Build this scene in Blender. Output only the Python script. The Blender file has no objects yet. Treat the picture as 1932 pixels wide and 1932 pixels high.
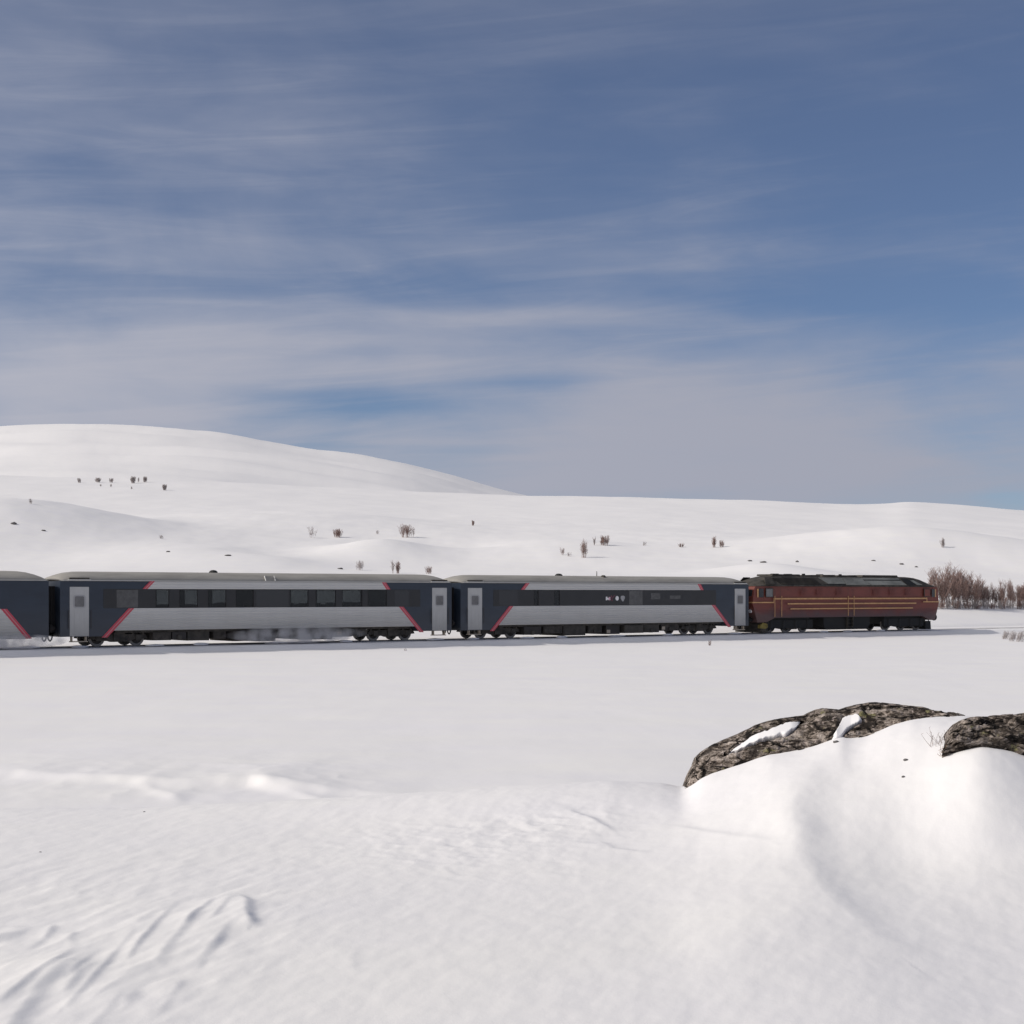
import bpy, math, random
import numpy as np
from mathutils import noise as mnoise, Vector

# ------------------------------------------------------------------ scene, camera, light
scene = bpy.context.scene
C = scene.collection
F, HOR, EYE = 3090.0, 1121.0, 2.85          # focal length and horizon in a 1932 px wide picture, eye height above the rails
cam_data = bpy.data.cameras.new('camera')
cam = bpy.data.objects.new('camera', cam_data); C.objects.link(cam)
cam.location = (0, 0, EYE); cam.rotation_euler = (math.pi/2, 0, 0)
cam_data.sensor_width = 36.0; cam_data.lens = 36.0*F/1932
cam_data.shift_y = (HOR-966)/1932
cam_data.clip_start = 0.1; cam_data.clip_end = 20000
scene.camera = cam

SUN_EL = math.radians(32)
SUN_AZ = math.atan2(-0.95, -0.31)            # clockwise from +Y: low sun from the left, a little behind the camera
to_sun = Vector((math.sin(SUN_AZ)*math.cos(SUN_EL), math.cos(SUN_AZ)*math.cos(SUN_EL), math.sin(SUN_EL)))
sl = bpy.data.lights.new('sun', 'SUN'); sl.energy = 2.6; sl.angle = math.radians(1.5); sl.color = (1.0, 0.935, 0.855)
so = bpy.data.objects.new('sun', sl); C.objects.link(so)
so.rotation_euler = (-to_sun).to_track_quat('-Z', 'Y').to_euler()

scene.view_settings.view_transform = 'Standard'
scene.view_settings.look = 'None'
scene.view_settings.gamma = 1.0
scene.view_settings.use_curve_mapping = False
scene.view_settings.exposure = 0.03
scene.cycles.max_bounces = 8
scene.cycles.diffuse_bounces = 4
scene.cycles.volume_bounces = 3
scene.cycles.transparent_max_bounces = 16

SKY_STRENGTH = 0.060
CLOUD_COLOR = (0.345, 0.358, 0.43, 1)
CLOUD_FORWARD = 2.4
world = bpy.data.worlds.new('World'); scene.world = world; world.use_nodes = True
def build_world():
    nt = world.node_tree; nt.nodes.clear(); N = nt.nodes; L = nt.links
    def math_(op, a, b=None, c=None, clamp=False):
        n = N.new('ShaderNodeMath'); n.operation = op; n.use_clamp = clamp
        for i, v in enumerate((a, b, c)):
            if v is None: continue
            if isinstance(v, (int, float)): n.inputs[i].default_value = v
            else: L.new(v, n.inputs[i])
        return n.outputs[0]
    sky = N.new('ShaderNodeTexSky'); sky.sky_type = 'NISHITA'; sky.sun_disc = False
    sky.sun_elevation = SUN_EL; sky.sun_rotation = SUN_AZ % (2*math.pi)
    sky.altitude = 2500; sky.air_density = 1.0; sky.dust_density = 0.6; sky.ozone_density = 2.0
    bg1 = N.new('ShaderNodeBackground'); bg1.inputs['Strength'].default_value = SKY_STRENGTH
    tint = N.new('ShaderNodeMix'); tint.data_type = 'RGBA'; tint.blend_type = 'MULTIPLY'; tint.inputs[0].default_value = 1     # the camera's cool white balance
    tint.inputs[7].default_value = (0.86, 0.96, 1.14, 1); L.new(sky.outputs[0], tint.inputs[6]); L.new(tint.outputs[2], bg1.inputs['Color'])
    tc = N.new('ShaderNodeTexCoord'); sep = N.new('ShaderNodeSeparateXYZ')
    L.new(tc.outputs['Generated'], sep.inputs[0])
    x, y, z = sep.outputs
    az = math_('ARCTAN2', x, y); el = math_('ARCSINE', z)
    def noise(sx, sy, sz, off, detail, rough, dist, tilt=0.035):
        cb = N.new('ShaderNodeCombineXYZ')
        L.new(math_('MULTIPLY_ADD', x, sx, off), cb.inputs[0]); L.new(math_('MULTIPLY_ADD', y, sy, off*1.7), cb.inputs[1])
        # streaks dip slightly to the right
        L.new(math_('MULTIPLY', math_('ADD', z, math_('MULTIPLY', x, tilt)), sz), cb.inputs[2])
        n = N.new('ShaderNodeTexNoise'); n.inputs['Scale'].default_value = 1
        n.inputs['Detail'].default_value = detail; n.inputs['Roughness'].default_value = rough; n.inputs['Distortion'].default_value = dist
        L.new(cb.outputs[0], n.inputs['Vector']); return n.outputs[0]
    n1 = noise(6, 4, 26, 3.1, 6, 0.55, 0.5)       # long cirrus streaks
    n2 = noise(6, 4, 11, 8.7, 7, 0.52, 0.35)       # broad soft banks
    n3 = noise(6, 4, 70, 1.3, 7, 0.58, 0.8, -0.07)     # fine fibres
    mr = N.new('ShaderNodeMapRange'); L.new(el, mr.inputs[0])
    mr.interpolation_type = 'SMOOTHSTEP'; mr.inputs[1].default_value = 0.03; mr.inputs[2].default_value = 0.25; mr.inputs[3].default_value = 0.56; mr.inputs[4].default_value = 0.15
    d = mr.outputs[0]
    ma = N.new('ShaderNodeMapRange'); L.new(el, ma.inputs[0]); ma.inputs[1].default_value = 0.10; ma.inputs[2].default_value = 0.34; ma.inputs[3].default_value = 1.0; ma.inputs[4].default_value = 0.38
    amp = ma.outputs[0]
    d = math_('ADD', d, math_('MULTIPLY', math_('MULTIPLY', math_('SUBTRACT', n1, 0.5), 0.60), amp))
    d = math_('ADD', d, math_('MULTIPLY', math_('MULTIPLY', math_('SUBTRACT', n2, 0.5), 0.95), amp))
    wp = N.new('ShaderNodeMapRange'); wp.interpolation_type = 'SMOOTHSTEP'; L.new(n3, wp.inputs[0]); wp.inputs[1].default_value = .38; wp.inputs[2].default_value = .78
    d = math_('ADD', d, math_('MULTIPLY', math_('MULTIPLY', wp.outputs[0], 0.20), amp))
    blobs = [(170,735,380,75,.28),(750,702,230,24,.30),(1010,602,280,18,.34),(1400,800,340,95,.40),(1050,905,220,50,.34),(1650,900,260,45,.25),(600,650,260,16,.16),(1150,480,420,24,.10),
             (720,765,170,24,-.30),(985,722,120,18,-.30),(1880,800,120,120,-.14),(1895,950,70,18,-.38),
             (1620,590,260,35,-.22),(560,545,280,22,-.14),(1800,300,260,170,-.14),(120,470,260,45,.12)]
    for px, py, sx, sy, a in blobs:
        dx = math_('MULTIPLY', math_('SUBTRACT', az, (px-966)/F), F/sx)
        dy = math_('MULTIPLY', math_('SUBTRACT', el, (HOR-py)/F), F/sy)
        e = math_('EXPONENT', math_('MULTIPLY', math_('ADD', math_('MULTIPLY', dx, dx), math_('MULTIPLY', dy, dy)), -0.7))
        d = math_('ADD', d, math_('MULTIPLY', e, a))
    d = math_('MULTIPLY', d, 1.0, clamp=True)
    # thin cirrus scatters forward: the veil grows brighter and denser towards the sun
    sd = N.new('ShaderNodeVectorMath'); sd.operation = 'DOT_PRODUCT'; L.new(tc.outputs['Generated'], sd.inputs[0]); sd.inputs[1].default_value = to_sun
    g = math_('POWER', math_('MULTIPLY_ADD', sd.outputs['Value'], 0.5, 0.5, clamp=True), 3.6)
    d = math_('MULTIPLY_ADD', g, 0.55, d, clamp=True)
    mr2 = N.new('ShaderNodeMapRange'); mr2.interpolation_type = 'SMOOTHSTEP'; L.new(d, mr2.inputs[0])
    mr2.inputs[1].default_value = 0.0; mr2.inputs[2].default_value = 0.95; mr2.inputs[3].default_value = 0.10; mr2.inputs[4].default_value = 0.97
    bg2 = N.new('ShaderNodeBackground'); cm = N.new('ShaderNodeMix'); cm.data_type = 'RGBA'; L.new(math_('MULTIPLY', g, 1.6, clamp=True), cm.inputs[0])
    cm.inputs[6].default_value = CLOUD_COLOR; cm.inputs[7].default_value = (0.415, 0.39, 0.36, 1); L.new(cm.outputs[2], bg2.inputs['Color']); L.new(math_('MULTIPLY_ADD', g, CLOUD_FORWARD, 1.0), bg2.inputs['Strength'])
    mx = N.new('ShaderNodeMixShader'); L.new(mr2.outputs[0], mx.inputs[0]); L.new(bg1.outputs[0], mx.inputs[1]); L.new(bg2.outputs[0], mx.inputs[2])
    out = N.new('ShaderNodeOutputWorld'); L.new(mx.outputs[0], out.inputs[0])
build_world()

# ------------------------------------------------------------------ helpers
def material(name, base, rough=0.6, metallic=0.0, vary=0.0, scale=4.0, bump=0.0, bump_scale=20.0, stretch=(1,1,1), color2=None, spec=0.5):
    m = bpy.data.materials.new(name); m.use_nodes = True
    nt = m.node_tree; b = nt.nodes['Principled BSDF']
    b.inputs['Base Color'].default_value = (*base, 1); b.inputs['Roughness'].default_value = rough; b.inputs['Metallic'].default_value = metallic
    b.inputs['Specular IOR Level'].default_value = spec
    tc = nt.nodes.new('ShaderNodeTexCoord'); mp = nt.nodes.new('ShaderNodeMapping'); mp.inputs['Scale'].default_value = stretch
    nt.links.new(tc.outputs['Object'], mp.inputs[0])
    if vary or color2:
        n = nt.nodes.new('ShaderNodeTexNoise'); n.inputs['Scale'].default_value = scale; n.inputs['Detail'].default_value = 6; n.inputs['Roughness'].default_value = 0.65
        nt.links.new(mp.outputs[0], n.inputs['Vector'])
        r = nt.nodes.new('ShaderNodeValToRGB'); r.color_ramp.elements[0].position = 0.35; r.color_ramp.elements[1].position = 0.65
        c2 = color2 if color2 else tuple(c*(1-vary) for c in base)
        r.color_ramp.elements[0].color = (*c2, 1); r.color_ramp.elements[1].color = (*base, 1)
        nt.links.new(n.outputs[0], r.inputs[0]); nt.links.new(r.outputs[0], b.inputs['Base Color'])
    if bump:
        n = nt.nodes.new('ShaderNodeTexNoise'); n.inputs['Scale'].default_value = bump_scale; n.inputs['Detail'].default_value = 5
        nt.links.new(mp.outputs[0], n.inputs['Vector'])
        bp = nt.nodes.new('ShaderNodeBump'); bp.inputs['Strength'].default_value = 0.6; bp.inputs['Distance'].default_value = bump
        nt.links.new(n.outputs[0], bp.inputs['Height']); nt.links.new(bp.outputs[0], b.inputs['Normal'])
    return m

class MB:
    """collects polygons, builds ONE mesh object"""
    def __init__(s): s.v = []; s.f = []; s.m = []
    def add(s, vs, fs, mi=0):
        o = len(s.v); s.v += [tuple(p) for p in vs]
        for f in fs: s.f.append(tuple(i+o for i in f)); s.m.append(mi)
    def box(s, x0, x1, y0, y1, z0, z1, mi=0, bevel=0.0):
        if bevel:
            b = bevel
            for (a, c, d, e) in ((x0+b, x1-b, z0, z1),):
                pts = [(x0+b,z0),(x1-b,z0),(x1,z0+b),(x1,z1-b),(x1-b,z1),(x0+b,z1),(x0,z1-b),(x0,z0+b)]
            s.prism(pts, y0, y1, mi); return
        s.add([(x0,y0,z0),(x1,y0,z0),(x1,y1,z0),(x0,y1,z0),(x0,y0,z1),(x1,y0,z1),(x1,y1,z1),(x0,y1,z1)],
              [(0,3,2,1),(4,5,6,7),(0,1,5,4),(1,2,6,5),(2,3,7,6),(3,0,4,7)], mi)
    def prism(s, pts, y0, y1, mi=0):          # polygon in xz (counter-clockwise seen from -y), extruded along y
        n = len(pts)
        vs = [(p[0],y0,p[1]) for p in pts] + [(p[0],y1,p[1]) for p in pts]
        fs = [tuple(range(n)), tuple(range(2*n-1, n-1, -1))]
        fs += [(i, i+n, (i+1)%n+n, (i+1)%n) for i in range(n)]
        s.add(vs, fs, mi)
    def tube(s, p0, p1, r0, r1, n=3, mi=0):
        p0 = Vector(p0); p1 = Vector(p1); d = p1-p0
        if d.length < 1e-6: return
        q = d.to_track_quat('Z', 'Y')
        vs = []
        for (p, r) in ((p0, r0), (p1, r1)):
            for k in range(n):
                a = 2*math.pi*k/n; vs.append(p + q @ Vector((r*math.cos(a), r*math.sin(a), 0)))
        s.add(vs, [(k, (k+1)%n, (k+1)%n+n, k+n) for k in range(n)] + [tuple(range(n-1,-1,-1)), tuple(range(n,2*n))], mi)
    def disc(s, cx, cz, r, y0, y1, n=20, ri=0.0, mi=0):   # wheel-like solid with axis along y
        rr = [(r, y0), (r, y1)]
        vs = []; fs = []
        for k in range(n):
            a = 2*math.pi*k/n; ca, sa = math.cos(a), math.sin(a)
            vs += [(cx+r*ca, y0, cz+r*sa), (cx+r*ca, y1, cz+r*sa)]
            if ri: vs += [(cx+ri*ca, y0, cz+ri*sa), (cx+ri*ca, y1, cz+ri*sa)]
        st = 4 if ri else 2
        for k in range(n):
            a = k*st; b = ((k+1)%n)*st
            fs.append((a, a+1, b+1, b))
            if ri: fs += [(a, b, b+2, a+2), (a+1, a+3, b+3, b+1), (a+2, b+2, b+3, a+3)]
        if not ri: fs += [tuple(k*2 for k in range(n)), tuple(k*2+1 for k in reversed(range(n)))]
        s.add(vs, fs, mi)
    def mesh(s, name, mats):
        me = bpy.data.meshes.new(name); me.from_pydata(s.v, [], s.f)
        for m in (mats if isinstance(mats, (list, tuple)) else [mats]): me.materials.append(m)
        me.polygons.foreach_set('material_index', s.m); me.update()
        return me
    def build(s, name, mats, parent=None, smooth=False):
        me = s.mesh(name, mats)
        if smooth: me.polygons.foreach_set('use_smooth', [True]*len(me.polygons))
        return link(name, me, parent)

def link(name, me, parent=None, loc=None):
    o = bpy.data.objects.new(name, me); C.objects.link(o)
    if parent: o.parent = parent
    if loc is not None: o.location = loc
    return o
def tag(o, label=None, cat=None, group=None, kind=None):
    if label: o['label'] = label
    if cat: o['category'] = cat
    if group: o['group'] = group
    if kind: o['kind'] = kind
    return o
def empty(name, loc, rz=0.0):
    o = bpy.data.objects.new(name, None); C.objects.link(o); o.location = loc; o.rotation_euler = (0,0,rz); o.empty_display_size = 0.5
    return o
def copy_tree(o, parent=None):
    kids = list(o.children)
    c = o.copy(); C.objects.link(c); c.parent = parent
    for ch in kids: copy_tree(ch, c)
    return c

# ------------------------------------------------------------------ materials
def snow_material():
    m = bpy.data.materials.new('snow'); m.use_nodes = True
    nt = m.node_tree; b = nt.nodes['Principled BSDF']; L = nt.links
    b.inputs['Base Color'].default_value = (0.84, 0.835, 0.84, 1); b.inputs['Roughness'].default_value = 0.75
    b.inputs['Specular IOR Level'].default_value = 0.15
    tc = nt.nodes.new('ShaderNodeTexCoord')
    def nz(scale, stretch, rot=0.0, detail=5):
        mp = nt.nodes.new('ShaderNodeMapping'); mp.inputs['Scale'].default_value = stretch; mp.inputs['Rotation'].default_value = (0,0,rot)
        L.new(tc.outputs['Object'], mp.inputs[0])
        n = nt.nodes.new('ShaderNodeTexNoise'); n.inputs['Scale'].default_value = scale; n.inputs['Detail'].default_value = detail; n.inputs['Roughness'].default_value = 0.6
        L.new(mp.outputs[0], n.inputs['Vector']); return n.outputs[0]
    prev = None
    for (sc, st, rot, dist, det) in ((0.05,(1,1.6,1),0.5,0.14,3),(0.8,(1.9,1,1),0.45,0.003,3),(5.0,(2.4,1,1),0.5,0.0013,7),(60.0,(1,1,1),0,0.0006,3)):
        bp = nt.nodes.new('ShaderNodeBump'); bp.inputs['Strength'].default_value = 1.0; bp.inputs['Distance'].default_value = dist
        L.new(nz(sc, st, rot, det), bp.inputs['Height'])
        if prev: L.new(prev, bp.inputs['Normal'])
        prev = bp.outputs[0]
    L.new(prev, b.inputs['Normal'])
    r = nt.nodes.new('ShaderNodeValToRGB'); r.color_ramp.elements[0].position = .3; r.color_ramp.elements[1].position = .7
    r.color_ramp.elements[0].color = (0.83,0.82,0.835,1); r.color_ramp.elements[1].color = (0.86,0.85,0.835,1)
    L.new(nz(0.25,(1,1.6,1),0.3,4), r.inputs[0]); L.new(r.outputs[0], b.inputs['Base Color'])
    return m
M = {}
M['snow'] = snow_material()
M['clump'] = material('snow_clump', (.82,.81,.82), .8, bump=.02, bump_scale=9)
M['blue'] = material('dark_blue_paint', (.022,.033,.054), .35, vary=.25, scale=1.3, stretch=(.3,1,1))
M['silver'] = material('silver_grey_paint', (.55,.545,.53), .45, vary=.10, scale=2, stretch=(.15,1,3))
M['door'] = material('door_grey_paint', (.46,.46,.455), .45, vary=.12, scale=2, stretch=(1,1,.4))
M['band'] = material('window_band', (.017,.017,.020), .3, vary=.3, scale=1.5)
M['roof'] = material('dirty_roof', (.36,.345,.315), .75, vary=.3, scale=1.5, stretch=(.25,1,1), bump=.01, bump_scale=6)
M['rubber'] = material('black_rubber', (.012,.011,.012), .8)
M['red'] = material('stripe_red', (.50,.055,.085), .4)
M['pink'] = material('stripe_pale', (.50,.20,.22), .4)
M['under'] = material('underframe', (.022,.019,.016), .8, vary=.5, scale=3, color2=(.075,.065,.055))
M['box'] = material('equipment_grey', (.07,.062,.052), .75, vary=.5, scale=2.5)
M['tan'] = material('equipment_tan', (.42,.36,.29), .7)
M['steel'] = material('wheel_steel', (.24,.225,.21), .6, .2)
M['dark'] = material('wheel_dark', (.035,.03,.028), .7)
M['seat'] = material('seat_fabric', (.03,.03,.04), .9)
M['floor'] = material('coach_interior', (.18,.17,.165), .8)
M['loco_red'] = None
M['loco_roof'] = material('loco_roof', (.085,.075,.062), .85, vary=.75, scale=1.1)
M['loco_panel'] = material('loco_roof_panel', (.27,.275,.25), .7, vary=.55, scale=1.2, stretch=(.5,1,1))
M['black'] = material('matt_black', (.010,.010,.010), .75)
M['gold'] = material('tan_line', (.60,.34,.15), .6, vary=.3, scale=2)
M['yellow'] = material('dirty_yellow', (.30,.23,.05), .7, vary=.6, scale=4)
M['white'] = material('white_print', (.75,.74,.75), .5)
M['pinkprint'] = material('pink_print', (.60,.38,.45), .5)
M['wine'] = material('wine_red_print', (.14,.03,.055), .5)
M['greyprint'] = material('grey_print', (.33,.33,.34), .5)
M['rail'] = material('rail_steel', (.16,.14,.13), .5, .3)
M['bark'] = material('birch_bark', (.24,.185,.17), .9, vary=.4, scale=6)
M['twig'] = material('birch_twig', (.30,.205,.18), .9, vary=.3, scale=2)
M['twig_pale'] = material('frosted_twig', (.42,.37,.36), .9, vary=.3, scale=2)
M['grass'] = material('dry_grass', (.30,.22,.14), .9, vary=.4, scale=8)
M['dry_leaf'] = material('dead_leaves', (.34,.17,.09), .9, vary=.4, scale=12)
M['stone'] = material('dark_stone', (.16,.15,.15), .9, vary=.5, scale=6)

def glass_material(name, tint, gloss=0.06, fog=0.0):
    m = bpy.data.materials.new(name); m.use_nodes = True; nt = m.node_tree; nt.nodes.clear()
    t = nt.nodes.new('ShaderNodeBsdfTransparent'); t.inputs[0].default_value = (*tint,1)
    g = nt.nodes.new('ShaderNodeBsdfGlossy'); g.inputs['Roughness'].default_value = .05
    fr = nt.nodes.new('ShaderNodeFresnel'); fr.inputs[0].default_value = 1.45
    mx = nt.nodes.new('ShaderNodeMixShader'); nt.links.new(fr.outputs[0], mx.inputs[0]); nt.links.new(t.outputs[0], mx.inputs[1]); nt.links.new(g.outputs[0], mx.inputs[2])
    last = mx.outputs[0]
    if fog:
        df = nt.nodes.new('ShaderNodeBsdfDiffuse'); df.inputs[0].default_value = (.13,.14,.15,1)
        m2 = nt.nodes.new('ShaderNodeMixShader'); m2.inputs[0].default_value = fog
        nt.links.new(last, m2.inputs[1]); nt.links.new(df.outputs[0], m2.inputs[2]); last = m2.outputs[0]
    o = nt.nodes.new('ShaderNodeOutputMaterial'); nt.links.new(last, o.inputs[0]); return m
M['glass'] = glass_material('tinted_glass', (.47,.49,.50), fog=.06)
M['pane'] = material('mottled_pane', (.10,.098,.10), .12, vary=.35, scale=2.5)  # solid grey pane, tone mottled at random
M['pane_dark'] = material('dark_pane', (.035,.036,.04), .08)
M['pane_light'] = material('grey_pane', (.17,.168,.172), .15, vary=.3, scale=3)

def grime(m, z0, z1, strength, col, scale=.9, wobble=1.0):      # road dirt and snow dust thrown up from the track
    nt = m.node_tree; b = nt.nodes['Principled BSDF']; src = b.inputs['Base Color'].links[0].from_socket
    tc = nt.nodes.new('ShaderNodeTexCoord'); sp = nt.nodes.new('ShaderNodeSeparateXYZ'); nt.links.new(tc.outputs['Object'], sp.inputs[0])
    mp = nt.nodes.new('ShaderNodeMapping'); mp.inputs['Scale'].default_value = (1,1,.35); nt.links.new(tc.outputs['Object'], mp.inputs[0])
    n = nt.nodes.new('ShaderNodeTexNoise'); n.inputs['Scale'].default_value = scale; n.inputs['Detail'].default_value = 7; n.inputs['Roughness'].default_value = .7; nt.links.new(mp.outputs[0], n.inputs['Vector'])
    ad = nt.nodes.new('ShaderNodeMath'); ad.operation = 'MULTIPLY_ADD'; ad.inputs[1].default_value = -wobble; nt.links.new(n.outputs[0], ad.inputs[0]); nt.links.new(sp.outputs[2], ad.inputs[2])
    mr = nt.nodes.new('ShaderNodeMapRange'); nt.links.new(ad.outputs[0], mr.inputs[0])
    mr.inputs[1].default_value = z0-wobble/2; mr.inputs[2].default_value = z1-wobble/2; mr.inputs[3].default_value = strength; mr.inputs[4].default_value = 0
    mx = nt.nodes.new('ShaderNodeMix'); mx.data_type = 'RGBA'; nt.links.new(mr.outputs[0], mx.inputs[0]); nt.links.new(src, mx.inputs[6])
    mx.inputs[7].default_value = (*col,1); nt.links.new(mx.outputs[2], b.inputs['Base Color'])
grime(M['silver'], .7, 2.0, .5, (.26,.245,.22)); grime(M['blue'], .5, 2.3, .3, (.08,.08,.085)); grime(M['door'], .5, 1.6, .45, (.25,.235,.21))
def loco_red_material():
    m = material('loco_red_paint', (.185,.044,.030), .55, vary=.22, scale=1.2, stretch=(.4,1,1))
    nt = m.node_tree; b = nt.nodes['Principled BSDF']; src = b.inputs['Base Color'].links[0].from_socket
    tc = nt.nodes.new('ShaderNodeTexCoord'); sp = nt.nodes.new('ShaderNodeSeparateXYZ'); nt.links.new(tc.outputs['Object'], sp.inputs[0])
    n = nt.nodes.new('ShaderNodeTexNoise'); n.inputs['Scale'].default_value = .9; n.inputs['Detail'].default_value = 7; nt.links.new(tc.outputs['Object'], n.inputs['Vector'])
    ad = nt.nodes.new('ShaderNodeMath'); ad.operation = 'MULTIPLY_ADD'; ad.inputs[1].default_value = -1.3; nt.links.new(n.outputs[0], ad.inputs[0]); nt.links.new(sp.outputs[2], ad.inputs[2])
    mr = nt.nodes.new('ShaderNodeMapRange'); nt.links.new(ad.outputs[0], mr.inputs[0])     # brake dust and road dirt thrown up from the track
    mr.inputs[1].default_value = .55; mr.inputs[2].default_value = 1.25; mr.inputs[3].default_value = .85; mr.inputs[4].default_value = 0
    mx = nt.nodes.new('ShaderNodeMix'); mx.data_type = 'RGBA'; nt.links.new(mr.outputs[0], mx.inputs[0]); nt.links.new(src, mx.inputs[6])
    mx.inputs[7].default_value = (.085,.055,.052,1); nt.links.new(mx.outputs[2], b.inputs['Base Color']); return m
M['loco_red'] = loco_red_material()

def rock_material():
    m = bpy.data.materials.new('lichen_rock'); m.use_nodes = True; nt = m.node_tree; L = nt.links; b = nt.nodes['Principled BSDF']
    b.inputs['Roughness'].default_value = .9; b.inputs['Specular IOR Level'].default_value = .2
    tc = nt.nodes.new('ShaderNodeTexCoord')
    def nz(scale, detail=8, rough=.65, st=(1,1,1), dist=0.0):
        mp = nt.nodes.new('ShaderNodeMapping'); mp.inputs['Scale'].default_value = st; L.new(tc.outputs['Object'], mp.inputs[0])
        n = nt.nodes.new('ShaderNodeTexNoise'); n.inputs['Scale'].default_value = scale; n.inputs['Detail'].default_value = detail
        n.inputs['Roughness'].default_value = rough; n.inputs['Distortion'].default_value = dist; L.new(mp.outputs[0], n.inputs['Vector']); return n.outputs[0]
    r = nt.nodes.new('ShaderNodeValToRGB'); cr = r.color_ramp
    cr.elements[0].position = .44; cr.elements[0].color = (.016,.012,.010,1)
    cr.elements[1].position = .60; cr.elements[1].color = (.56,.49,.44,1)
    for p, c in ((.475,(.05,.040,.033,1)),(.505,(.15,.122,.10,1)),(.54,(.32,.27,.235,1))):
        e = cr.elements.new(p); e.color = c
    sm_ = nt.nodes.new('ShaderNodeMath'); sm_.operation = 'MULTIPLY_ADD'; sm_.inputs[1].default_value = .56; L.new(nz(26, 8, .72, (.7,1,1.9), .5), sm_.inputs[0])
    s2 = nt.nodes.new('ShaderNodeMath'); s2.operation = 'MULTIPLY'; s2.inputs[1].default_value = .47; L.new(nz(4.5, 7, .7, (.6,1,1.7), .8), s2.inputs[0]); L.new(s2.outputs[0], sm_.inputs[2]); L.new(sm_.outputs[0], r.inputs[0])
    def patch(prev, scale, lo, hi, col, off=0):
        mr = nt.nodes.new('ShaderNodeMapRange'); mr.inputs[1].default_value = lo; mr.inputs[2].default_value = hi; L.new(nz(scale, 6, .6, (1,1.3,1.1)), mr.inputs[0])
        mx = nt.nodes.new('ShaderNodeMix'); mx.data_type = 'RGBA'; L.new(mr.outputs[0], mx.inputs[0]); L.new(prev, mx.inputs[6]); mx.inputs[7].default_value = col
        return mx.outputs[2]
    c = patch(r.outputs[0], 3.4, .51, .62, (.042,.034,.029,1))
    c = patch(c, 4.6, .63, .67, (.27,.25,.13,1))
    c = patch(c, 19.0, .62, .67, (.50,.42,.39,1))
    vm = nt.nodes.new('ShaderNodeMapping'); vm.inputs['Scale'].default_value = (.55,1,1.7); wv = nt.nodes.new('ShaderNodeVectorMath'); wv.operation = 'MULTIPLY_ADD'
    wn = nt.nodes.new('ShaderNodeTexNoise'); wn.inputs['Scale'].default_value = 3; L.new(tc.outputs['Object'], wn.inputs['Vector']); L.new(wn.outputs['Color'], wv.inputs[0]); wv.inputs[1].default_value = (.3,.3,.3); L.new(tc.outputs['Object'], wv.inputs[2]); L.new(wv.outputs[0], vm.inputs[0])
    vo = nt.nodes.new('ShaderNodeTexVoronoi'); vo.feature = 'DISTANCE_TO_EDGE'; vo.inputs['Scale'].default_value = 3.2; L.new(vm.outputs[0], vo.inputs['Vector'])
    ck = nt.nodes.new('ShaderNodeMapRange'); ck.inputs[1].default_value = .008; ck.inputs[2].default_value = .035; L.new(vo.outputs['Distance'], ck.inputs[0])
    cm = nt.nodes.new('ShaderNodeMix'); cm.data_type = 'RGBA'; L.new(ck.outputs[0], cm.inputs[0]); cm.inputs[6].default_value = (.012,.010,.009,1); L.new(c, cm.inputs[7])
    L.new(cm.outputs[2], b.inputs['Base Color'])
    b0 = nt.nodes.new('ShaderNodeBump'); b0.inputs['Distance'].default_value = .05; b0.inputs['Strength'].default_value = 1; L.new(ck.outputs[0], b0.inputs['Height'])
    bp = nt.nodes.new('ShaderNodeBump'); bp.inputs['Distance'].default_value = .05; bp.inputs['Strength'].default_value = 1; L.new(nz(14, 8, .7), bp.inputs['Height']); L.new(b0.outputs[0], bp.inputs['Normal']); L.new(bp.outputs[0], b.inputs['Normal'])
    return m
M['rock'] = rock_material()

# ------------------------------------------------------------------ track line
TH = math.radians(37.1); CT, ST = math.cos(TH), math.sin(TH)
Z0 = 86.9; X0 = -863.5/F*Z0                     # point s = 0 on the near side plane of the train
def on_track(s, lateral=0.0, z=0.0):            # lateral > 0: towards the camera, from the track centre
    t = lateral-1.5
    return Vector((X0+s*CT+t*ST, Z0+s*ST-t*CT, z))
def track_lateral(X, Y): return (X-X0)*ST-(Y-Z0)*CT+1.5
def track_depth(px):
    u = (px-966)/F
    s = (u*Z0-X0)/(CT-u*ST)
    return Z0+s*ST

# ------------------------------------------------------------------ terrain
rng = np.random.RandomState(7)
_perm = rng.permutation(512); _perm = np.concatenate([_perm, _perm]); _ang = rng.rand(512)*2*np.pi
_gx, _gy = np.cos(_ang), np.sin(_ang)
def perlin(x, y):
    xi = np.floor(x).astype(int); yi = np.floor(y).astype(int); xf = x-xi; yf = y-yi
    def g(ix, iy, dx, dy):
        h = _perm[(_perm[ix & 511]+iy) & 511]; return _gx[h]*dx+_gy[h]*dy
    u = xf*xf*xf*(xf*(xf*6-15)+10); v = yf*yf*yf*(yf*(yf*6-15)+10)
    a = g(xi,yi,xf,yf); b = g(xi+1,yi,xf-1,yf); c = g(xi,yi+1,xf,yf-1); d = g(xi+1,yi+1,xf-1,yf-1)
    return (a+(b-a)*u)+((c+(d-c)*u)-(a+(b-a)*u))*v
def fbm(x, y, octv=4, gain=.5):
    s = 0; a = 1
    for k in range(octv): s = s+a*perlin(x*2**k+17.3*k, y*2**k-9.1*k); a *= gain
    return s
def sm(x, a, b): t = np.clip((x-a)/(b-a), 0, 1); return t*t*(3-2*t)
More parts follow.
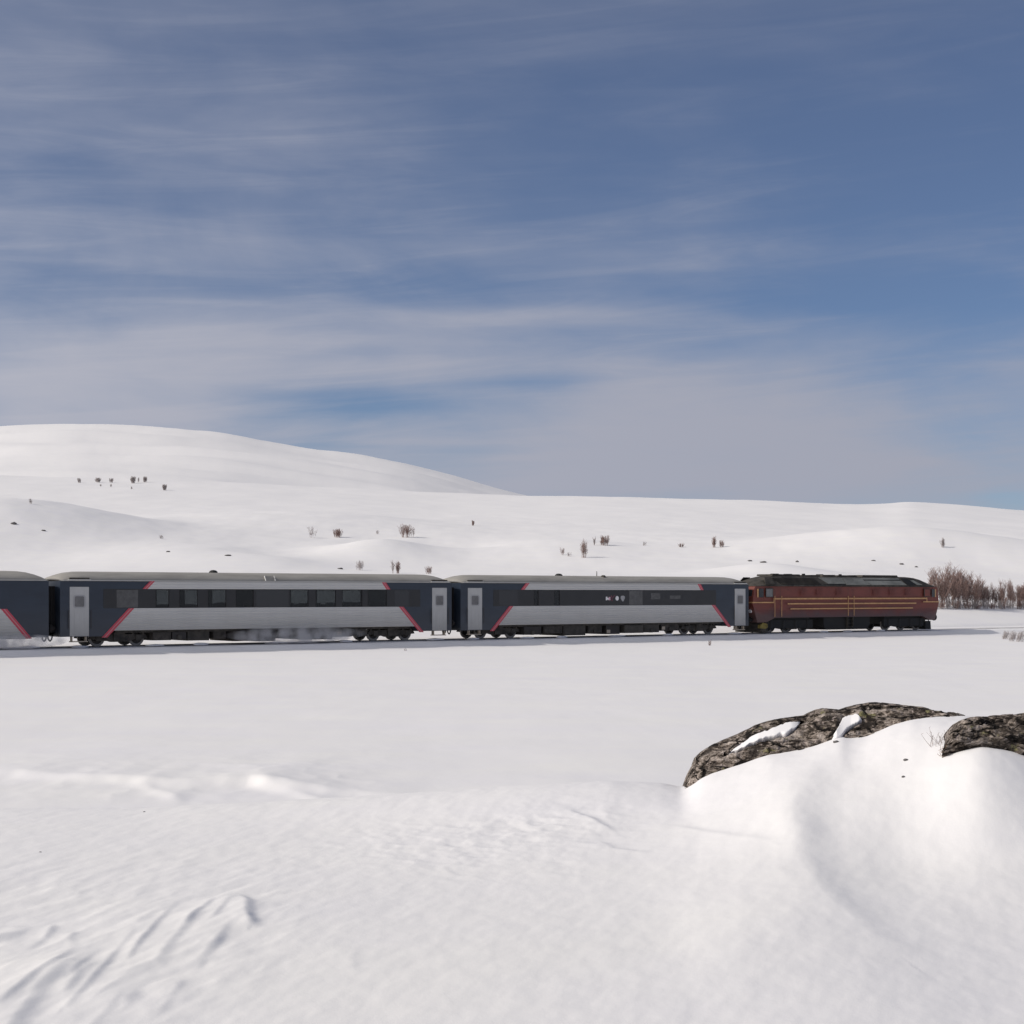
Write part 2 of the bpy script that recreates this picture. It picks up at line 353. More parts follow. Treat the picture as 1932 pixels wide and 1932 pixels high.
def smooth_curve(pts, sigma=18.0):
    xs = np.arange(-900, 2901, 5.0); y = np.interp(xs, [p[0] for p in pts], [p[1] for p in pts])
    k = np.exp(-.5*(np.arange(-60,61)*5.0/sigma)**2); k /= k.sum()
    y = np.convolve(np.pad(y, 60, mode='edge'), k, mode='valid')
    return lambda px: np.interp(px, xs, y)
def pchip(x, y, q):
    h = np.diff(x); d = np.diff(y)/h; m = np.zeros_like(y)
    a, b = d[:-1], d[1:]; w1 = 2*h[1:]+h[:-1]; w2 = h[1:]+2*h[:-1]
    ok = a*b > 0
    m[1:-1] = np.where(ok, (w1+w2)/(np.where(ok, w1/np.where(a==0,1,a)+w2/np.where(b==0,1,b), 1)), 0)
    m[0] = d[0]; m[-1] = d[-1]
    i = np.clip(np.searchsorted(x, q)-1, 0, len(x)-2); t = (q-x[i])/h[i]
    return (y[i]*(1+2*t)*(1-t)**2 + h[i]*m[i]*t*(1-t)**2 + y[i+1]*t*t*(3-2*t) + h[i]*m[i+1]*t*t*(t-1))

SNOWLINE = [(1290,1492),(1312,1478),(1320,1470),(1345,1460),(1400,1443),(1450,1425),(1500,1418),(1540,1408),(1565,1398),(1585,1390),(1605,1394),(1630,1391),(1680,1370),(1720,1358),(1760,1354),(1815,1352)]
crest_y = smooth_curve([(-900,1560),(-300,1545),(0,1535),(270,1531),(500,1522),(730,1506),(1000,1488),(1150,1481),(1245,1485),(1272,1489)]+SNOWLINE+[(1900,1360),(2100,1400),(2400,1480)], 7)
y107 = smooth_curve([(-900,1600),(0,1582),(600,1578),(1000,1565),(1200,1560),(1300,1550),(1400,1518),(1485,1489),(1540,1481),(1610,1472),(1680,1458),(1720,1448),(1750,1438),(1783,1425),(1820,1412),(1850,1406),(1890,1411),(1932,1424),(2050,1470),(2300,1550)], 16)
z90 = smooth_curve([(-900,-1.6),(900,-1.6),(1200,-1.585),(1300,-1.565),(1420,-1.525),(1520,-1.495),(1600,-1.515),(1700,-1.55),(1780,-1.535),(1860,-1.515),(1960,-1.52),(2100,-1.56),(2600,-1.65)], 30)
sky_y = smooth_curve([(-900,875),(-200,890),(0,897),(250,903),(450,911),(650,920),(830,930),(1000,935),(1200,938),(1410,943),(1560,949),(1640,950),(1675,949),(1715,946),(1760,949),(1800,951),(1932,962),(2200,985),(2900,1010)], 14)
far_y = smooth_curve([(-900,870),(-300,828),(0,806),(150,801),(330,806),(430,815),(500,827),(600,845),(750,870),(850,894),(930,917),(985,931),(1050,946),(1300,1000),(2900,1040)], 22)

YROWS = np.concatenate([np.linspace(-2.3,5,12,endpoint=False), np.linspace(5,15,400,endpoint=False), np.geomspace(15,28,70,endpoint=False),
                        np.geomspace(28,70,190,endpoint=False), np.geomspace(70,170,170,endpoint=False), np.geomspace(170,1000,240,endpoint=False), np.geomspace(1000,7000,90)])
VCOLS = np.concatenate([-np.geomspace(1.3,.36,24), np.linspace(-.35,.35,720), np.geomspace(.36,1.3,24)])
APEX = 2.5
PXS = np.linspace(-850, 2850, 500)
def base_table():
    T = np.zeros((len(PXS), len(YROWS))); tq = np.log(YROWS+3)
    for i, px in enumerate(PXS):
        yt = min(track_depth(px), 205)
        zc = -(crest_y(px)-HOR)/F*12; z7 = -(y107(px)-HOR)/F*10.7
        zs = -(sky_y(px)+4.5-HOR)/F*900; zf = -(far_y(px)+7-HOR)/F*2600     # the relief adds the rest
        ys, yf = float(sky_y(px))+4.5, float(far_y(px))+7; zat = lambda Yd, py: -(py-HOR)/F*Yd
        mound = float(sm(px, 1230, 1420))
        kn = [(-2.6,-1.6),(4.5,-1.6),(6.1,-1.6-.05*float(sm(px,1500,2100))),(7.5,-1.6+.035*mound-.075*float(sm(px,1480,2000))),(9,float(z90(px))),(10.7,float(z7)),(12,float(zc)),(12.3,float(zc)-.012-.02*mound),(13.2,float(zc)-.15-.30*mound),
              (15,-2.05-.2*mound),(20,-2.95),(28,-3.58),(40,-3.56),(60,-3.36),(yt-8,-3.24),(yt+6,-3.0),(yt+22,-1.1),(max(245,yt+35),3.4),(310,9.0),
              (450,zat(450,1031+(ys-1031)*.45)),(600,zat(600,1031+(ys-1031)*.75)),(750,zat(750,1031+(ys-1031)*.92)),(900,float(zs)),(1000,float(zs)-9),(1500,max(float(zs)-12,zat(1500,HOR+(yf-HOR)*.76))),(1900,max(float(zs)-12,zat(1900,HOR+(yf-HOR)*.89))),(2250,max(float(zs)-12,zat(2250,HOR+(yf-HOR)*.965))),(2600,max(float(zf),float(zs)-12)),(3400,max(float(zf)-60,-40)),(7100,-60.0)]
        x = np.log(np.array([k[0] for k in kn])+3); T[i] = pchip(x, np.array([k[1] for k in kn]), tq)
    return T
TAB = base_table()

def ground_point(px, y, z=-1.6): Yd = -z*F/(y-HOR); return ((px-966)/F*Yd, Yd)
# wind-cut drift edges: (polyline of picture points on the flat foreground, height, left run, right drop)
FINE = [([(250,1760),(215,1800),(170,1850),(120,1905)], .016, .14, .022, -1.6),([(330,1705),(300,1738),(262,1778),(235,1815)], .014, .14, .022, -1.6),([(400,1700),(372,1722),(345,1748)], .014, .14, .02, -1.6),
        ([(420,1765),(392,1800),(366,1830)], .012, .14, .022, -1.6),([(205,1770),(170,1805),(128,1850)], .012, .12, .02, -1.6),([(140,1790),(95,1830),(40,1870),(-10,1905)], .018, .16, .025, -1.6),([(85,1772),(45,1800),(-5,1830)], .014, .16, .025, -1.6),
        ([(435,1692),(418,1712),(398,1735)], .016, .14, .02, -1.6),([(345,1850),(320,1880),(290,1920)], .010, .16, .025, -1.6),([(225,1880),(190,1915),(160,1950)], .014, .16, .025, -1.6),
        ([(1235,1560,-1.52),(1300,1575,-1.52),(1360,1592,-1.52),(1450,1600,-1.48)], .012, .35, .05, -1.5),([(1060,1548,-1.55),(1110,1560,-1.55),(1160,1580,-1.55)], .016, .3, .04, -1.5),([(1110,1590,-1.58),(1150,1612,-1.58),(1220,1620,-1.58)], .014, .3, .05, -1.5),
        ([(1545,1436,-1.2),(1497,1515,-1.32),(1498,1595,-1.43),(1560,1680,-1.5),(1690,1780,-1.56)], .024, .5, .15, -1.5)]
SCARPS = [([(160,1800),(110,1836),(66,1872),(20,1932),(-10,1985)], .034, .30, .06, -1.6),
          ([(300,1822),(270,1850),(226,1898)], .018, .25, .04, -1.6),
          ([(372,1722),(330,1765),(288,1818)], .014, .22, .035, -1.6),
          ([(450,1690),(461,1705),(459,1722),(468,1748)], .032, .35, .045, -1.6),
          ([(430,1744),(395,1785),(358,1822)], .013, .2, .03, -1.6),
          ([(312,1706),(285,1724),(252,1750)], .014, .2, .04, -1.6),
          ([(55,1752),(20,1768),(-40,1784)], .026, .35, .06, -1.6),
          ([(180,1818),(145,1845),(115,1880)], .013, .15, .03, -1.6),
          ([(96,1748),(88,1764),(80,1774)], .012, .15, .03, -1.6),
          ([(135,1762),(127,1776),(131,1790)], .012, .12, .03, -1.6),
          ([(667,1785),(660,1812),(668,1830),(690,1835)], .003, .2, .03, -1.6)]
# low wind banks across the flat: their steep side faces the camera; run up behind, drop in front
BANKS = [([(-80,1444),(0,1447),(115,1456),(225,1466),(340,1470),(470,1470),(600,1479),(700,1487),(830,1496)], .11, 4.0, .5),
         ([(840,1492),(1000,1500),(1150,1500),(1280,1500),(1420,1497)], .10, 3.0, .5),
         ([(250,1471),(310,1484),(350,1496)], .045, 1.5, .5),([(470,1471),(545,1484),(640,1500)], .06, 1.8, .5)]
def bank(xq, yq, pts, A, run, drop):
    g = [ground_point(px, y, -3.45) for px, y in pts]; gx = np.array([a for a,b in g]); gy = np.array([b for a,b in g])
    r = yq-(np.interp(xq, gx, gy)+.5*perlin(xq*.55, xq*0+A*50)+.2*perlin(xq*1.7, xq*0+A*90))
    w = (gx[-1]-gx[0])*.22
    return A*(1+.7*perlin(xq*.5+9, yq*.1))*np.where(r > 0, np.exp(-r/run), np.exp(-(r/drop)**2))*sm(xq, gx[0]-w*.5, gx[0]+w)*sm(xq, gx[-1]+w*.5, gx[-1]-w)
def relief(X, Y, px, tbl):
    h = np.zeros_like(X)
    near = Y < 16
    xn, yn = X[near], Y[near]; pn = px[near]
    hn = .014*fbm(xn*.4, yn*.3, 2)+.002*fbm(xn*1.7+3, yn*.9, 3)
    # sastrugi, elongated along the wind that blew out of the picture
    a = xn*.96-yn*.28; b = xn*.28+yn*.96
    rid = 1-np.abs(fbm(a*2.3+.5*fbm(xn*.8, yn*.8, 2), b*.62, 3))*1.9
    mask_l = sm(-xn, .55, 1.35)*sm(yn, 11.0, 8.6)
    hn += .008*mask_l*rid
    hn += 0.004*mask_l*fbm(a*9, b*3.2, 3)
    # broken wind crust in the middle distance
    pch = np.exp(-((pn-860)/260)**2-((yn-10.2)/1.0)**2)+.8*np.exp(-((pn-1080)/170)**2-((yn-10.9)/.6)**2)
    hn += .009*pch*(1-np.abs(fbm(xn*2.6+yn*.8, yn*2.6-xn*.5, 5))*2.0)
    hn += .008*sm(pn,1250,1500)*fbm(xn*.9+4, yn*.9, 2)
    hn += .0035*fbm(a*7, b*3.5, 3)
    for pts, A, wl, wr, z in FINE+SCARPS[:11]:
        hn += scarp(xn, yn, pts, A, wl, wr, z)
    # curved wind scoop to the right of the mound's spine
    for (cx, cy, sx, sy, am) in ((1590,1540,.30,.55,-.008),(1560,1640,.20,.5,-.006),(1650,1730,.3,.6,-.015),(1490,1590,.14,.5,.015)):
        gx, gy = ground_point(cx, cy, -1.5); hn += am*np.exp(-((xn-gx)/sx)**2-((yn-gy)/sy)**2)
    fade = sm(yn, 16, 14.5)
    h[near] = hn*fade
    mid = (Y >= 14.5) & (Y < 260)
    xm, ym = X[mid], Y[mid]; pm = px[mid]
    hm = .03*fbm(xm*.16, ym*.12, 3)+.006*fbm(xm*.9, ym*.5, 3)
    dr = sm(pm, 820, 600)*np.exp(-((ym-31)/4.5)**2)
    hm += .035*dr*(1-np.abs(fbm(xm*.38+2, ym*.30, 4))*1.8)
    for args in BANKS: hm += bank(xm, ym, *args)
    h[mid] += hm*sm(ym, 14.5, 19)*sm(ym, 260, 150)
    lat = track_lateral(X, Y)
    h *= np.where((Y > 60) & (Y < 260), sm(np.abs(lat), 4.0, 11.0), 1)
    far = Y > 150
    xf, yf = X[far], Y[far]
    w = sm(yf, 150, 330)
    hf = w*(.8*fbm(xf/70, yf/95, 4)+.16*fbm(xf/9, yf/16, 3)*sm(yf, 700, 300))
    hf += sm(yf, 1000, 1700)*sm(yf, 3000, 2300)*(11*fbm(xf/420+5, yf/150+2, 3))
    # knolls and gullies on the slope behind the train: picture column, depth, radii, height
    for (p, d, rx, ry, am) in ((30,330,26,45,4.5),(-130,300,40,60,5),(330,262,14,28,2.2),(500,250,12,20,1.6),(712,286,10.5,20,2.7),(880,320,12,16,-1.5),(1700,300,24,26,4.0),(1880,262,16,22,-1.2),(1450,235,9,14,1.6),(560,420,40,60,3),(1050,300,16,22,1.2)):
        gx = (p-966)/F*d; hf += am*np.exp(-((xf-gx)/rx)**2-((yf-d)/ry)**2)
    h[far] += hf
    return h
def scarp(xq, yq, pts, A, wl, wr, z):
    g = [ground_point(p[0], p[1], p[2] if len(p) > 2 else z) for p in pts]; out = np.zeros_like(xq)
    best = np.full_like(xq, 1e9); sd = np.zeros_like(xq); tt = np.zeros_like(xq)
    seg = [math.dist(g[i], g[i+1]) for i in range(len(g)-1)]; tot = sum(seg); acc = 0
    for i in range(len(g)-1):
        (ax, ay), (bx, by) = g[i], g[i+1]; ux, uy = (bx-ax)/seg[i], (by-ay)/seg[i]
        t = np.clip((xq-ax)*ux+(yq-ay)*uy, 0, seg[i]); cx, cy = ax+t*ux, ay+t*uy
        d = np.hypot(xq-cx, yq-cy); sg = np.sign((xq-ax)*(-uy)+(yq-ay)*ux)   # > 0: left of the direction of travel
        m = d < best; best = np.where(m, d, best); sd = np.where(m, d*sg, sd); tt = np.where(m, (acc+(xq-ax)*ux+(yq-ay)*uy)/tot, tt); acc += seg[i]
    # travelling away from the far point towards the camera, picture-right is on the LEFT of travel
    r = sd
    prof = np.where(r < 0, np.exp(r/wl), np.exp(-(r/wr)**2))
    brk = np.clip(.62+1.1*perlin(xq*1.9+A*400, yq*1.3+A*170), .1, 1.25) if wr < .07 else 1.0      # wind-cut edges are broken along their length
    return A*brk*prof*sm(tt, -.12, .25)*sm(tt, 1.15, .8)
def build_ground():
    Yg = np.repeat(YROWS[:,None], len(VCOLS), 1); Xg = VCOLS[None,:]*(Yg+APEX)
    px = np.clip(966+F*Xg/np.maximum(Yg, 3.0), PXS[0], PXS[-1])
    Zg = np.empty_like(Xg)
    for j in range(len(YROWS)): Zg[j] = np.interp(px[j], PXS, TAB[:,j])
    Zg += relief(Xg, Yg, px, TAB)
    lat = track_lateral(Xg, Yg)
    s_al = (Xg-X0)*CT+(Yg-Z0)*ST
    on = (Yg > 40) & (Yg < 400)
    w = np.where(on, sm(np.abs(lat), 5.0, 3.2), 0)
    Zg = Zg*(1-w)+(-EYE-.62)*w
    return Xg, Yg, Zg
XG, YG, ZG = build_ground()
def terrain_rel(X, Y):
    j = int(np.clip(np.searchsorted(YROWS, Y)-1, 0, len(YROWS)-2)); ty = (Y-YROWS[j])/(YROWS[j+1]-YROWS[j]); v = X/(Y+APEX)
    a = np.interp(v, VCOLS, ZG[j]); b = np.interp(v, VCOLS, ZG[j+1]); return float(a+(b-a)*ty)
def hit(px, py, y0, y1=2500.0):
    """the point where the line of sight meets the terrain beyond depth y0"""
    u = (px-966)/F; k = -(py-HOR)/F
    for Y in np.geomspace(y0, y1, 1200):
        if terrain_rel(u*Y, Y) >= k*Y: break
    return Vector((u*Y, Y, EYE+terrain_rel(u*Y, Y))), Y
def grid_object(name, X, Y, Z, mat, kind):
    nr, nc = X.shape; me = bpy.data.meshes.new(name)
    co = np.stack([X, Y, Z], -1).reshape(-1, 3).astype(np.float32)
    i = np.arange(nr*nc).reshape(nr, nc); q = np.stack([i[:-1,:-1], i[:-1,1:], i[1:,1:], i[1:,:-1]], -1).reshape(-1, 4).astype(np.int32)
    me.vertices.add(len(co)); me.vertices.foreach_set('co', co.ravel())
    me.loops.add(q.size); me.loops.foreach_set('vertex_index', q.ravel())
    me.polygons.add(len(q)); me.polygons.foreach_set('loop_start', np.arange(0, q.size, 4, dtype=np.int32)); me.polygons.foreach_set('loop_total', np.full(len(q), 4, dtype=np.int32))
    me.polygons.foreach_set('use_smooth', np.ones(len(q), dtype=bool))
    me.update(calc_edges=True); me.materials.append(mat)
    return tag(link(name, me), kind=kind)
grid_object('ground', XG, YG, ZG+EYE, M['snow'], 'structure')

def build_track_bed():
    prof = [(4.6,-.62),(3.9,-.42),(3.35,-.33),(3.0,-.24),(2.75,-.12),(2.5,-.055),(2.1,-.05),(1.5,-.075),(.9,-.035),(.72,-.012),(.4,-.07),(0,-.11),(-.4,-.10),(-.72,-.012),(-.9,-.035),(-1.6,-.06),(-2.3,0),(-2.8,.06),(-3.6,-.1),(-4.6,-.62)]
    S = np.arange(-40, 175, .35); X = np.zeros((len(S), len(prof))); Y = X.copy(); Z = X.copy()
    for k, (l, z) in enumerate(prof):
        wob = .10*fbm(S*.25+k*.13, S*0+3.0, 3)+.03*fbm(S*1.3+k*.3, S*0+9, 2)
        lw = l+np.where(abs(l) > 1.7, wob*1.6, 0)
        p0 = (X0+S*CT+(lw-1.5)*ST, Z0+S*ST-(lw-1.5)*CT)
        X[:,k], Y[:,k] = p0; Z[:,k] = z+(np.where(abs(l) > 1.7, wob*.35, wob*.12) if -.5 < z else 0)
    o = grid_object('track_bed', X[:,::-1], Y[:,::-1], Z[:,::-1], M['snow'], 'structure')
    r = MB()
    for l in (.755, -.755):
        for k in range(20):
            a = on_track(-40+k*10.7, l); b = on_track(-40+(k+1)*10.7, l); n = Vector((ST,-CT,0))*.035
            vs = [a-n, a+n, b+n, b-n]; r.add([v+Vector((0,0,-.0)) for v in vs]+[v+Vector((0,0,-.16)) for v in vs], [(0,1,2,3),(0,4,5,1),(1,5,6,2),(2,6,7,3),(3,7,4,0)])
    tag(r.build('railway_track', M['rail']), kind='structure')
build_track_bed()

# ------------------------------------------------------------------ coaches
HW = 1.5
def line_x(p, z):           # x on the line p = ((x0,z0),(x1,z1)) at height z
    (x0,z0),(x1,z1) = p; return x0+(x1-x0)*(z-z0)/(z1-z0)
def ribbed(mb, zs, left, right, amp, side=-1):
    vs = []; n = len(zs)
    for k, z in enumerate(zs):
        y = HW+.006+(amp if k % 4 in (1,2) else 0)
        vs += [(left(z), side*y, z), (right(z), side*y, z)]
    fs = [(2*k, 2*k+1, 2*k+3, 2*k+2) for k in range(n-1)]
    if side > 0: fs = [tuple(reversed(f)) for f in fs]
    mb.add(vs, fs)
    for e in (0, 1):
        vs2 = []
        for k, z in enumerate(zs): p = vs[2*k+e]; vs2 += [p, (p[0], side*HW, p[2])]
        mb.add(vs2, [(2*k, 2*k+2, 2*k+3, 2*k+1) for k in range(n-1)])
def para(mb, lp, z0, z1, off0, off1, y, th, mi=0):        # slanted stripe that follows line lp
    mb.prism([(line_x(lp,z0)+off0,z0),(line_x(lp,z0)+off1,z0),(line_x(lp,z1)+off1,z1),(line_x(lp,z1)+off0,z1)], y, y+th, mi)

def make_bogie(root, x, wb, name='bogie', r=.46, axles=2):
    b = MB()
    for sd in (-1, 1):
        y = sd*1.02
        b.prism([(x-wb/2-.55,.42),(x-wb/2+.3,.36),(x-.45,.24),(x+.45,.24),(x+wb/2-.3,.36),(x+wb/2+.55,.42),(x+wb/2+.45,.62),(x+.6,.66),(x-.6,.66),(x-wb/2-.45,.62)], y-.07, y+.07)
        b.box(x-.32, x+.32, y-.16, y+.16, .3, .8)
        b.tube((x-.5,y-sd*.02,.62),(x-.95,y,.36),.05,.05,8)
    b.box(x-.3, x+.3, -1, 1, .4, .8)
    o = b.build(name, M['under'], root)
    for k in range(axles):
        wx = x-wb/2+wb*k/(axles-1)
        for sd in (-1, 1):
            w = MB(); w.disc(wx, r, r, sd*.70, sd*.83, 24, r*.72, 0); w.disc(wx, r, r*.725, sd*.73, sd*.80, 24, 0, 1); w.disc(wx, r, .14, sd*.72, sd*.90, 12, 0, 1)
            w.build('wheel', [M['steel'], M['dark']], o)
            a = MB(); a.box(wx-.16, wx+.16, sd*1.0-.14, sd*1.0+.14, r-.15, r+.16); a.tube((wx+.3,sd*1.0,r-.05),(wx+.3,sd*1.0,.78),.09,.09,8); a.tube((wx-.3,sd*1.0,r-.05),(wx-.3,sd*1.0,.78),.09,.09,8)
            a.build('axle_box', M['box'], o)
    return o
def make_clump(root, x, y, z, sx, sz, seed, name='snow_clump'):
    r = random.Random(seed); n = 14; vs = []; fs = []
    rings = 6
    for j in range(rings+1):
        ph = math.pi*j/rings
        for k in range(n):
            a = 2*math.pi*k/n; q = 1+.35*mnoise.noise(Vector((math.cos(a)*1.7+seed, math.sin(a)*1.7, ph*1.3)))
            vs.append((x+sx*q*math.sin(ph)*math.cos(a), y+.22*q*math.sin(ph)*math.sin(a), z+sz*q*math.cos(ph)))
    for j in range(rings):
        for k in range(n): fs.append((j*n+k, (j+1)*n+k, (j+1)*n+(k+1)%n, j*n+(k+1)%n))
    m = MB(); m.add(vs, fs); return m.build(name, M['clump'], root, smooth=True)

def make_coach(label, s0, L, doors, low, up, panes, opaque, bogies, band, skirt=.87, seed=1, vents=(), hatches=(), poles=(), lowered_silver=None, clumps=()):
    """s0: position of the left end along the track; low / up: left and right livery lines; panes: see-through windows (x0,x1); opaque: (x0,x1,z0,z1,material)"""
    root = empty('passenger_coach', on_track(s0), TH); tag(root, label, 'train coach', 'passenger coaches of the train')
    zb0, zb1 = 2.09, 3.12
    w = MB()
    lo = min((p[0] for p in panes), default=6)-.3; hi = max((p[1] for p in panes), default=L-6)+.3
    (ll, lr), (ul, ur) = low, up
    e0, e1 = line_x(ll, .6)+.15 if ll else 0, line_x(lr, .6)-.15
    k0, k1 = (line_x(ll, .88)+.15 if ll else 0), line_x(lr, .88)-.15
    # solid ends, hollow saloon
    w.prism([(0,.57),(max(e0,.01),.57),(k0+.01,skirt),(lo,skirt),(lo,3.55),(0,3.55)], -HW, HW)
    w.prism([(hi,skirt),(k1,skirt),(e1,.57),(L,.57),(L,3.55),(hi,3.55)], -HW, HW)
    for sd in (-1, 1):
        a, b = (-HW, -HW+.09) if sd < 0 else (HW-.09, HW)
        w.box(lo, hi, a, b, skirt, zb0); w.box(lo, hi, a, b, zb1, 3.55)
        xs = [lo]+[v for p in sorted(panes) for v in p]+[hi]
        for k in range(0, len(xs), 2): w.box(xs[k], xs[k+1], a, b, zb0, zb1)
    w.build('body', M['blue'], root)
    fl = MB(); fl.box(lo, hi, -HW+.09, HW-.09, skirt, 1.15); fl.build('floor', M['floor'], root)
    fl = MB(); fl.box(lo, hi, -HW+.09, HW-.09, 3.2, 3.3); fl.build('ceiling', M['floor'], root)
    # dark window band as one proud sheet with openings
    xs = [band[0]]+[v for p in sorted(panes) for v in p]+[band[1]]
    for sd in (-1, 1):
        a, b = (-HW-.010, -HW-.001) if sd < 0 else (HW+.001, HW+.010)
        for k in range(0, len(xs), 2):
            if xs[k+1] > xs[k]+.01: bd = MB(); bd.box(xs[k], xs[k+1], a, b, zb0-.008, zb1+.012); bd.build('window_band', M['band'], root)
    for (a, b) in panes:
        for sd in (-1, 1):
            g = MB(); y = sd*(HW-.02); g.box(a, b, y-.004, y+.004, zb0, zb1); g.build('window', M['glass'], root)
            fr = MB(); yo = sd*(HW+.002)
            for (x0,x1,z0,z1) in ((a,b,zb0,zb0+.035),(a,b,zb1-.035,zb1),(a,a+.035,zb0+.035,zb1-.035),(b-.035,b,zb0+.035,zb1-.035)): fr.box(x0, x1, min(y,yo)+.002, max(y,yo)-.002, z0, z1)
            fr.build('window_frame', M['rubber'], root.children[-1] if False else g_last(root))
    for (a, b, z0, z1, mn) in opaque:
        g = MB(); g.box(a, b, -HW-.016, -HW-.0105, z0, z1); g.build('window', M[mn], root)
    # seats
    r = random.Random(seed)
    for (a, b) in panes:
        c = (a+b)/2
        for (x, dr) in ((a-.02, 1), (b-.16, -1)):
            for (y0, y1) in ((-1.32,-.42),(.42,1.32)):
                st = MB(); h = 2.30+r.uniform(-.05,.08)
                st.prism([(x,1.15),(x+.22,1.15),(x+.20-.06*dr,h),(x+.04-.06*dr,h)], y0, y1)
                st.prism([(x+.1,1.45),(x+.1+.5*dr,1.45),(x+.1+.5*dr,1.58),(x+.1,1.58)] if dr > 0 else [(x+.1-.5,1.45),(x+.1,1.45),(x+.1,1.58),(x+.1-.5,1.58)], y0, y1)
                st.build('seat', M['seat'], root)
    # ribbed silver panels
    p = MB(); nz = 33; zs = [skirt+(zb0-.01-skirt)*k/(nz-1) for k in range(nz)]
    if lowered_silver: zs = [.5+(zb0-.01-.5)*k/(nz+7) for k in range(nz+8)]
    ribbed(p, zs, (lambda z: line_x(ll, z)+.15) if ll else (lambda z: .8), lambda z: line_x(lr, z)-.15, .014)
    ribbed(p, zs, (lambda z: line_x(ll, z)+.15) if ll else (lambda z: .8), lambda z: line_x(lr, z)-.15, .014, 1)
    p.build('silver_panel', M['silver'], root)
    if ur:
        p = MB(); zs = [3.135+.435*k/12 for k in range(13)]
        ribbed(p, zs, (lambda z: line_x(ul, z)+.13) if ul else (lambda z: .8), lambda z: line_x(ur, z)-.13, .012); ribbed(p, zs, (lambda z: line_x(ul, z)+.13) if ul else (lambda z: .8), lambda z: line_x(ur, z)-.13, .012, 1)
        p.build('silver_panel', M['silver'], root)
    for lp, z0, z1, hw in ((ll, .5, zb0-.01, .16), (lr, .5, zb0-.01, .16), (ul, 3.135, 3.57, .14), (ur, 3.135, 3.57, .14)):
        if not lp: continue
        for sd in (-1, 1):
            st = MB(); y = -HW-.024 if sd < 0 else HW+.006
            para(st, lp, z0, z1, -hw, -.035, y, .018, 0); para(st, lp, z0, z1, -.033, .033, y, .018, 1); para(st, lp, z0, z1, .035, hw, y, .018, 0)
            st.build('stripe', [M['red'], M['pink']], root)
    # roof: elliptical section that domes down at both ends
    sec = [(-1.50,0),(-1.47,.20),(-1.38,.38),(-1.22,.58),(-.98,.76),(-.65,.90),(-.3,.98),(0,1.0),(.3,.98),(.65,.90),(.98,.76),(1.22,.58),(1.38,.38),(1.47,.20),(1.50,0)]
    st = [(0,.16,.975),(.08,.34,.985),(.22,.52,.995),(.45,.70,1),(.8,.88,1),(1.25,.98,1),(1.8,1.0,1),(L/3,1,1),(2*L/3,1,1),(L-1.8,1,1),(L-1.25,.98,1),(L-.8,.88,1),(L-.45,.70,1),(L-.22,.52,.995),(L-.08,.34,.985),(L,.16,.975)]
    rf = MB(); vs = []
    for (x, h, wd) in st: vs += [(x, (HW+.012)/1.5*y*wd, 3.552+.535*z*h) for (y, z) in sec]
    ns = len(sec); fs = [(i*ns+k, (i+1)*ns+k, (i+1)*ns+k+1, i*ns+k+1) for i in range(len(st)-1) for k in range(ns-1)]
    fs = [tuple(reversed(f)) for f in fs]
    fs += [tuple(range(ns)), tuple(reversed(range((len(st)-1)*ns, len(st)*ns)))]
    rf.add(vs, fs); rf.build('roof', M['roof'], root, smooth=True)
    gu = MB()
    for sd in (-1,1): gu.box(.15, L-.15, sd*(HW+.035)-.02, sd*(HW+.035)+.02, 3.575, 3.605)
    gu.build('gutter', M['silver'], root)
    for (a, b) in doors:
        d = MB(); y0 = -HW-.014
        d.box(a, b, y0, -HW-.001, .60, 3.24)
        for k in range(1, 4): d.box(a+(b-a)*k/4-.012, a+(b-a)*k/4+.012, y0-.006, y0+.002, .7, 2.0)
        dr = d.build('door', M['door'], root)
        c = (a+b)/2; q = .34
        f = MB(); f.box(c-q, c+q, y0-.010, y0-.0005, 2.10, 2.81, bevel=.09); f.build('window_frame', M['greyprint'], dr)
        g = MB(); g.box(c-q+.075, c+q-.075, y0-.014, y0-.0105, 2.175, 2.735, bevel=.05); g.build('window', M['pane_light'], dr)
        for hx in (a-.10, b+.10): h = MB(); h.tube((hx,y0-.05,1.0),(hx,y0-.05,2.0),.016,.016,6); h.build('handrail', M['dark'], dr)
        s_ = MB(); s_.box(a+.08, b-.08, -HW-.05, -HW+.3, .28, .33); s_.box(a+.12, a+.16, -HW+.0, -HW+.25, .33, .57); s_.box(b-.16, b-.12, -HW+.0, -HW+.25, .33, .57); s_.build('step', M['tan'], root)
        cn = MB(); cn.box(a-.1, b+.1, -HW-.07, -HW-.005, 3.60, 3.64); cn.box(a-.02, b+.02, -HW-.05, -HW+.06, 3.66, 3.74, 1); cn.build('door_canopy', [M['silver'], M['under']], root)
    for x0, x1 in ((-.31,0), (L,L+.31)):
        g = MB(); n = 4
        for k in range(n):
            a = x0+(x1-x0)*k/n; b = a+(x1-x0)/n; e = .0 if k % 2 else .05
            g.prism([(a,.85),(b,.85),(b,3.28),(a,3.28)], -.75+e, .75-e)
        g.build('gangway', M['rubber'], root)
        cp = MB(); xm = (x0+x1)/2; hx = x0+.02 if x0 < 0 else x1-.02
        cp.box(min(x0,x1)-.0, max(x0,x1), -.12, .12, .62, .84)
        cp.build('coupling', M['dark'], root)
        hs = MB(); pts = [(x0, .75), (x0+(x1-x0)*.2, .45), (xm, .32), (x0+(x1-x0)*.8, .42), (x1, .72)]
        for k in range(4): hs.tube((pts[k][0],-.45,pts[k][1]),(pts[k+1][0],-.45,pts[k+1][1]),.04,.04,6)
        hs.build('brake_hose', M['rubber'], root)
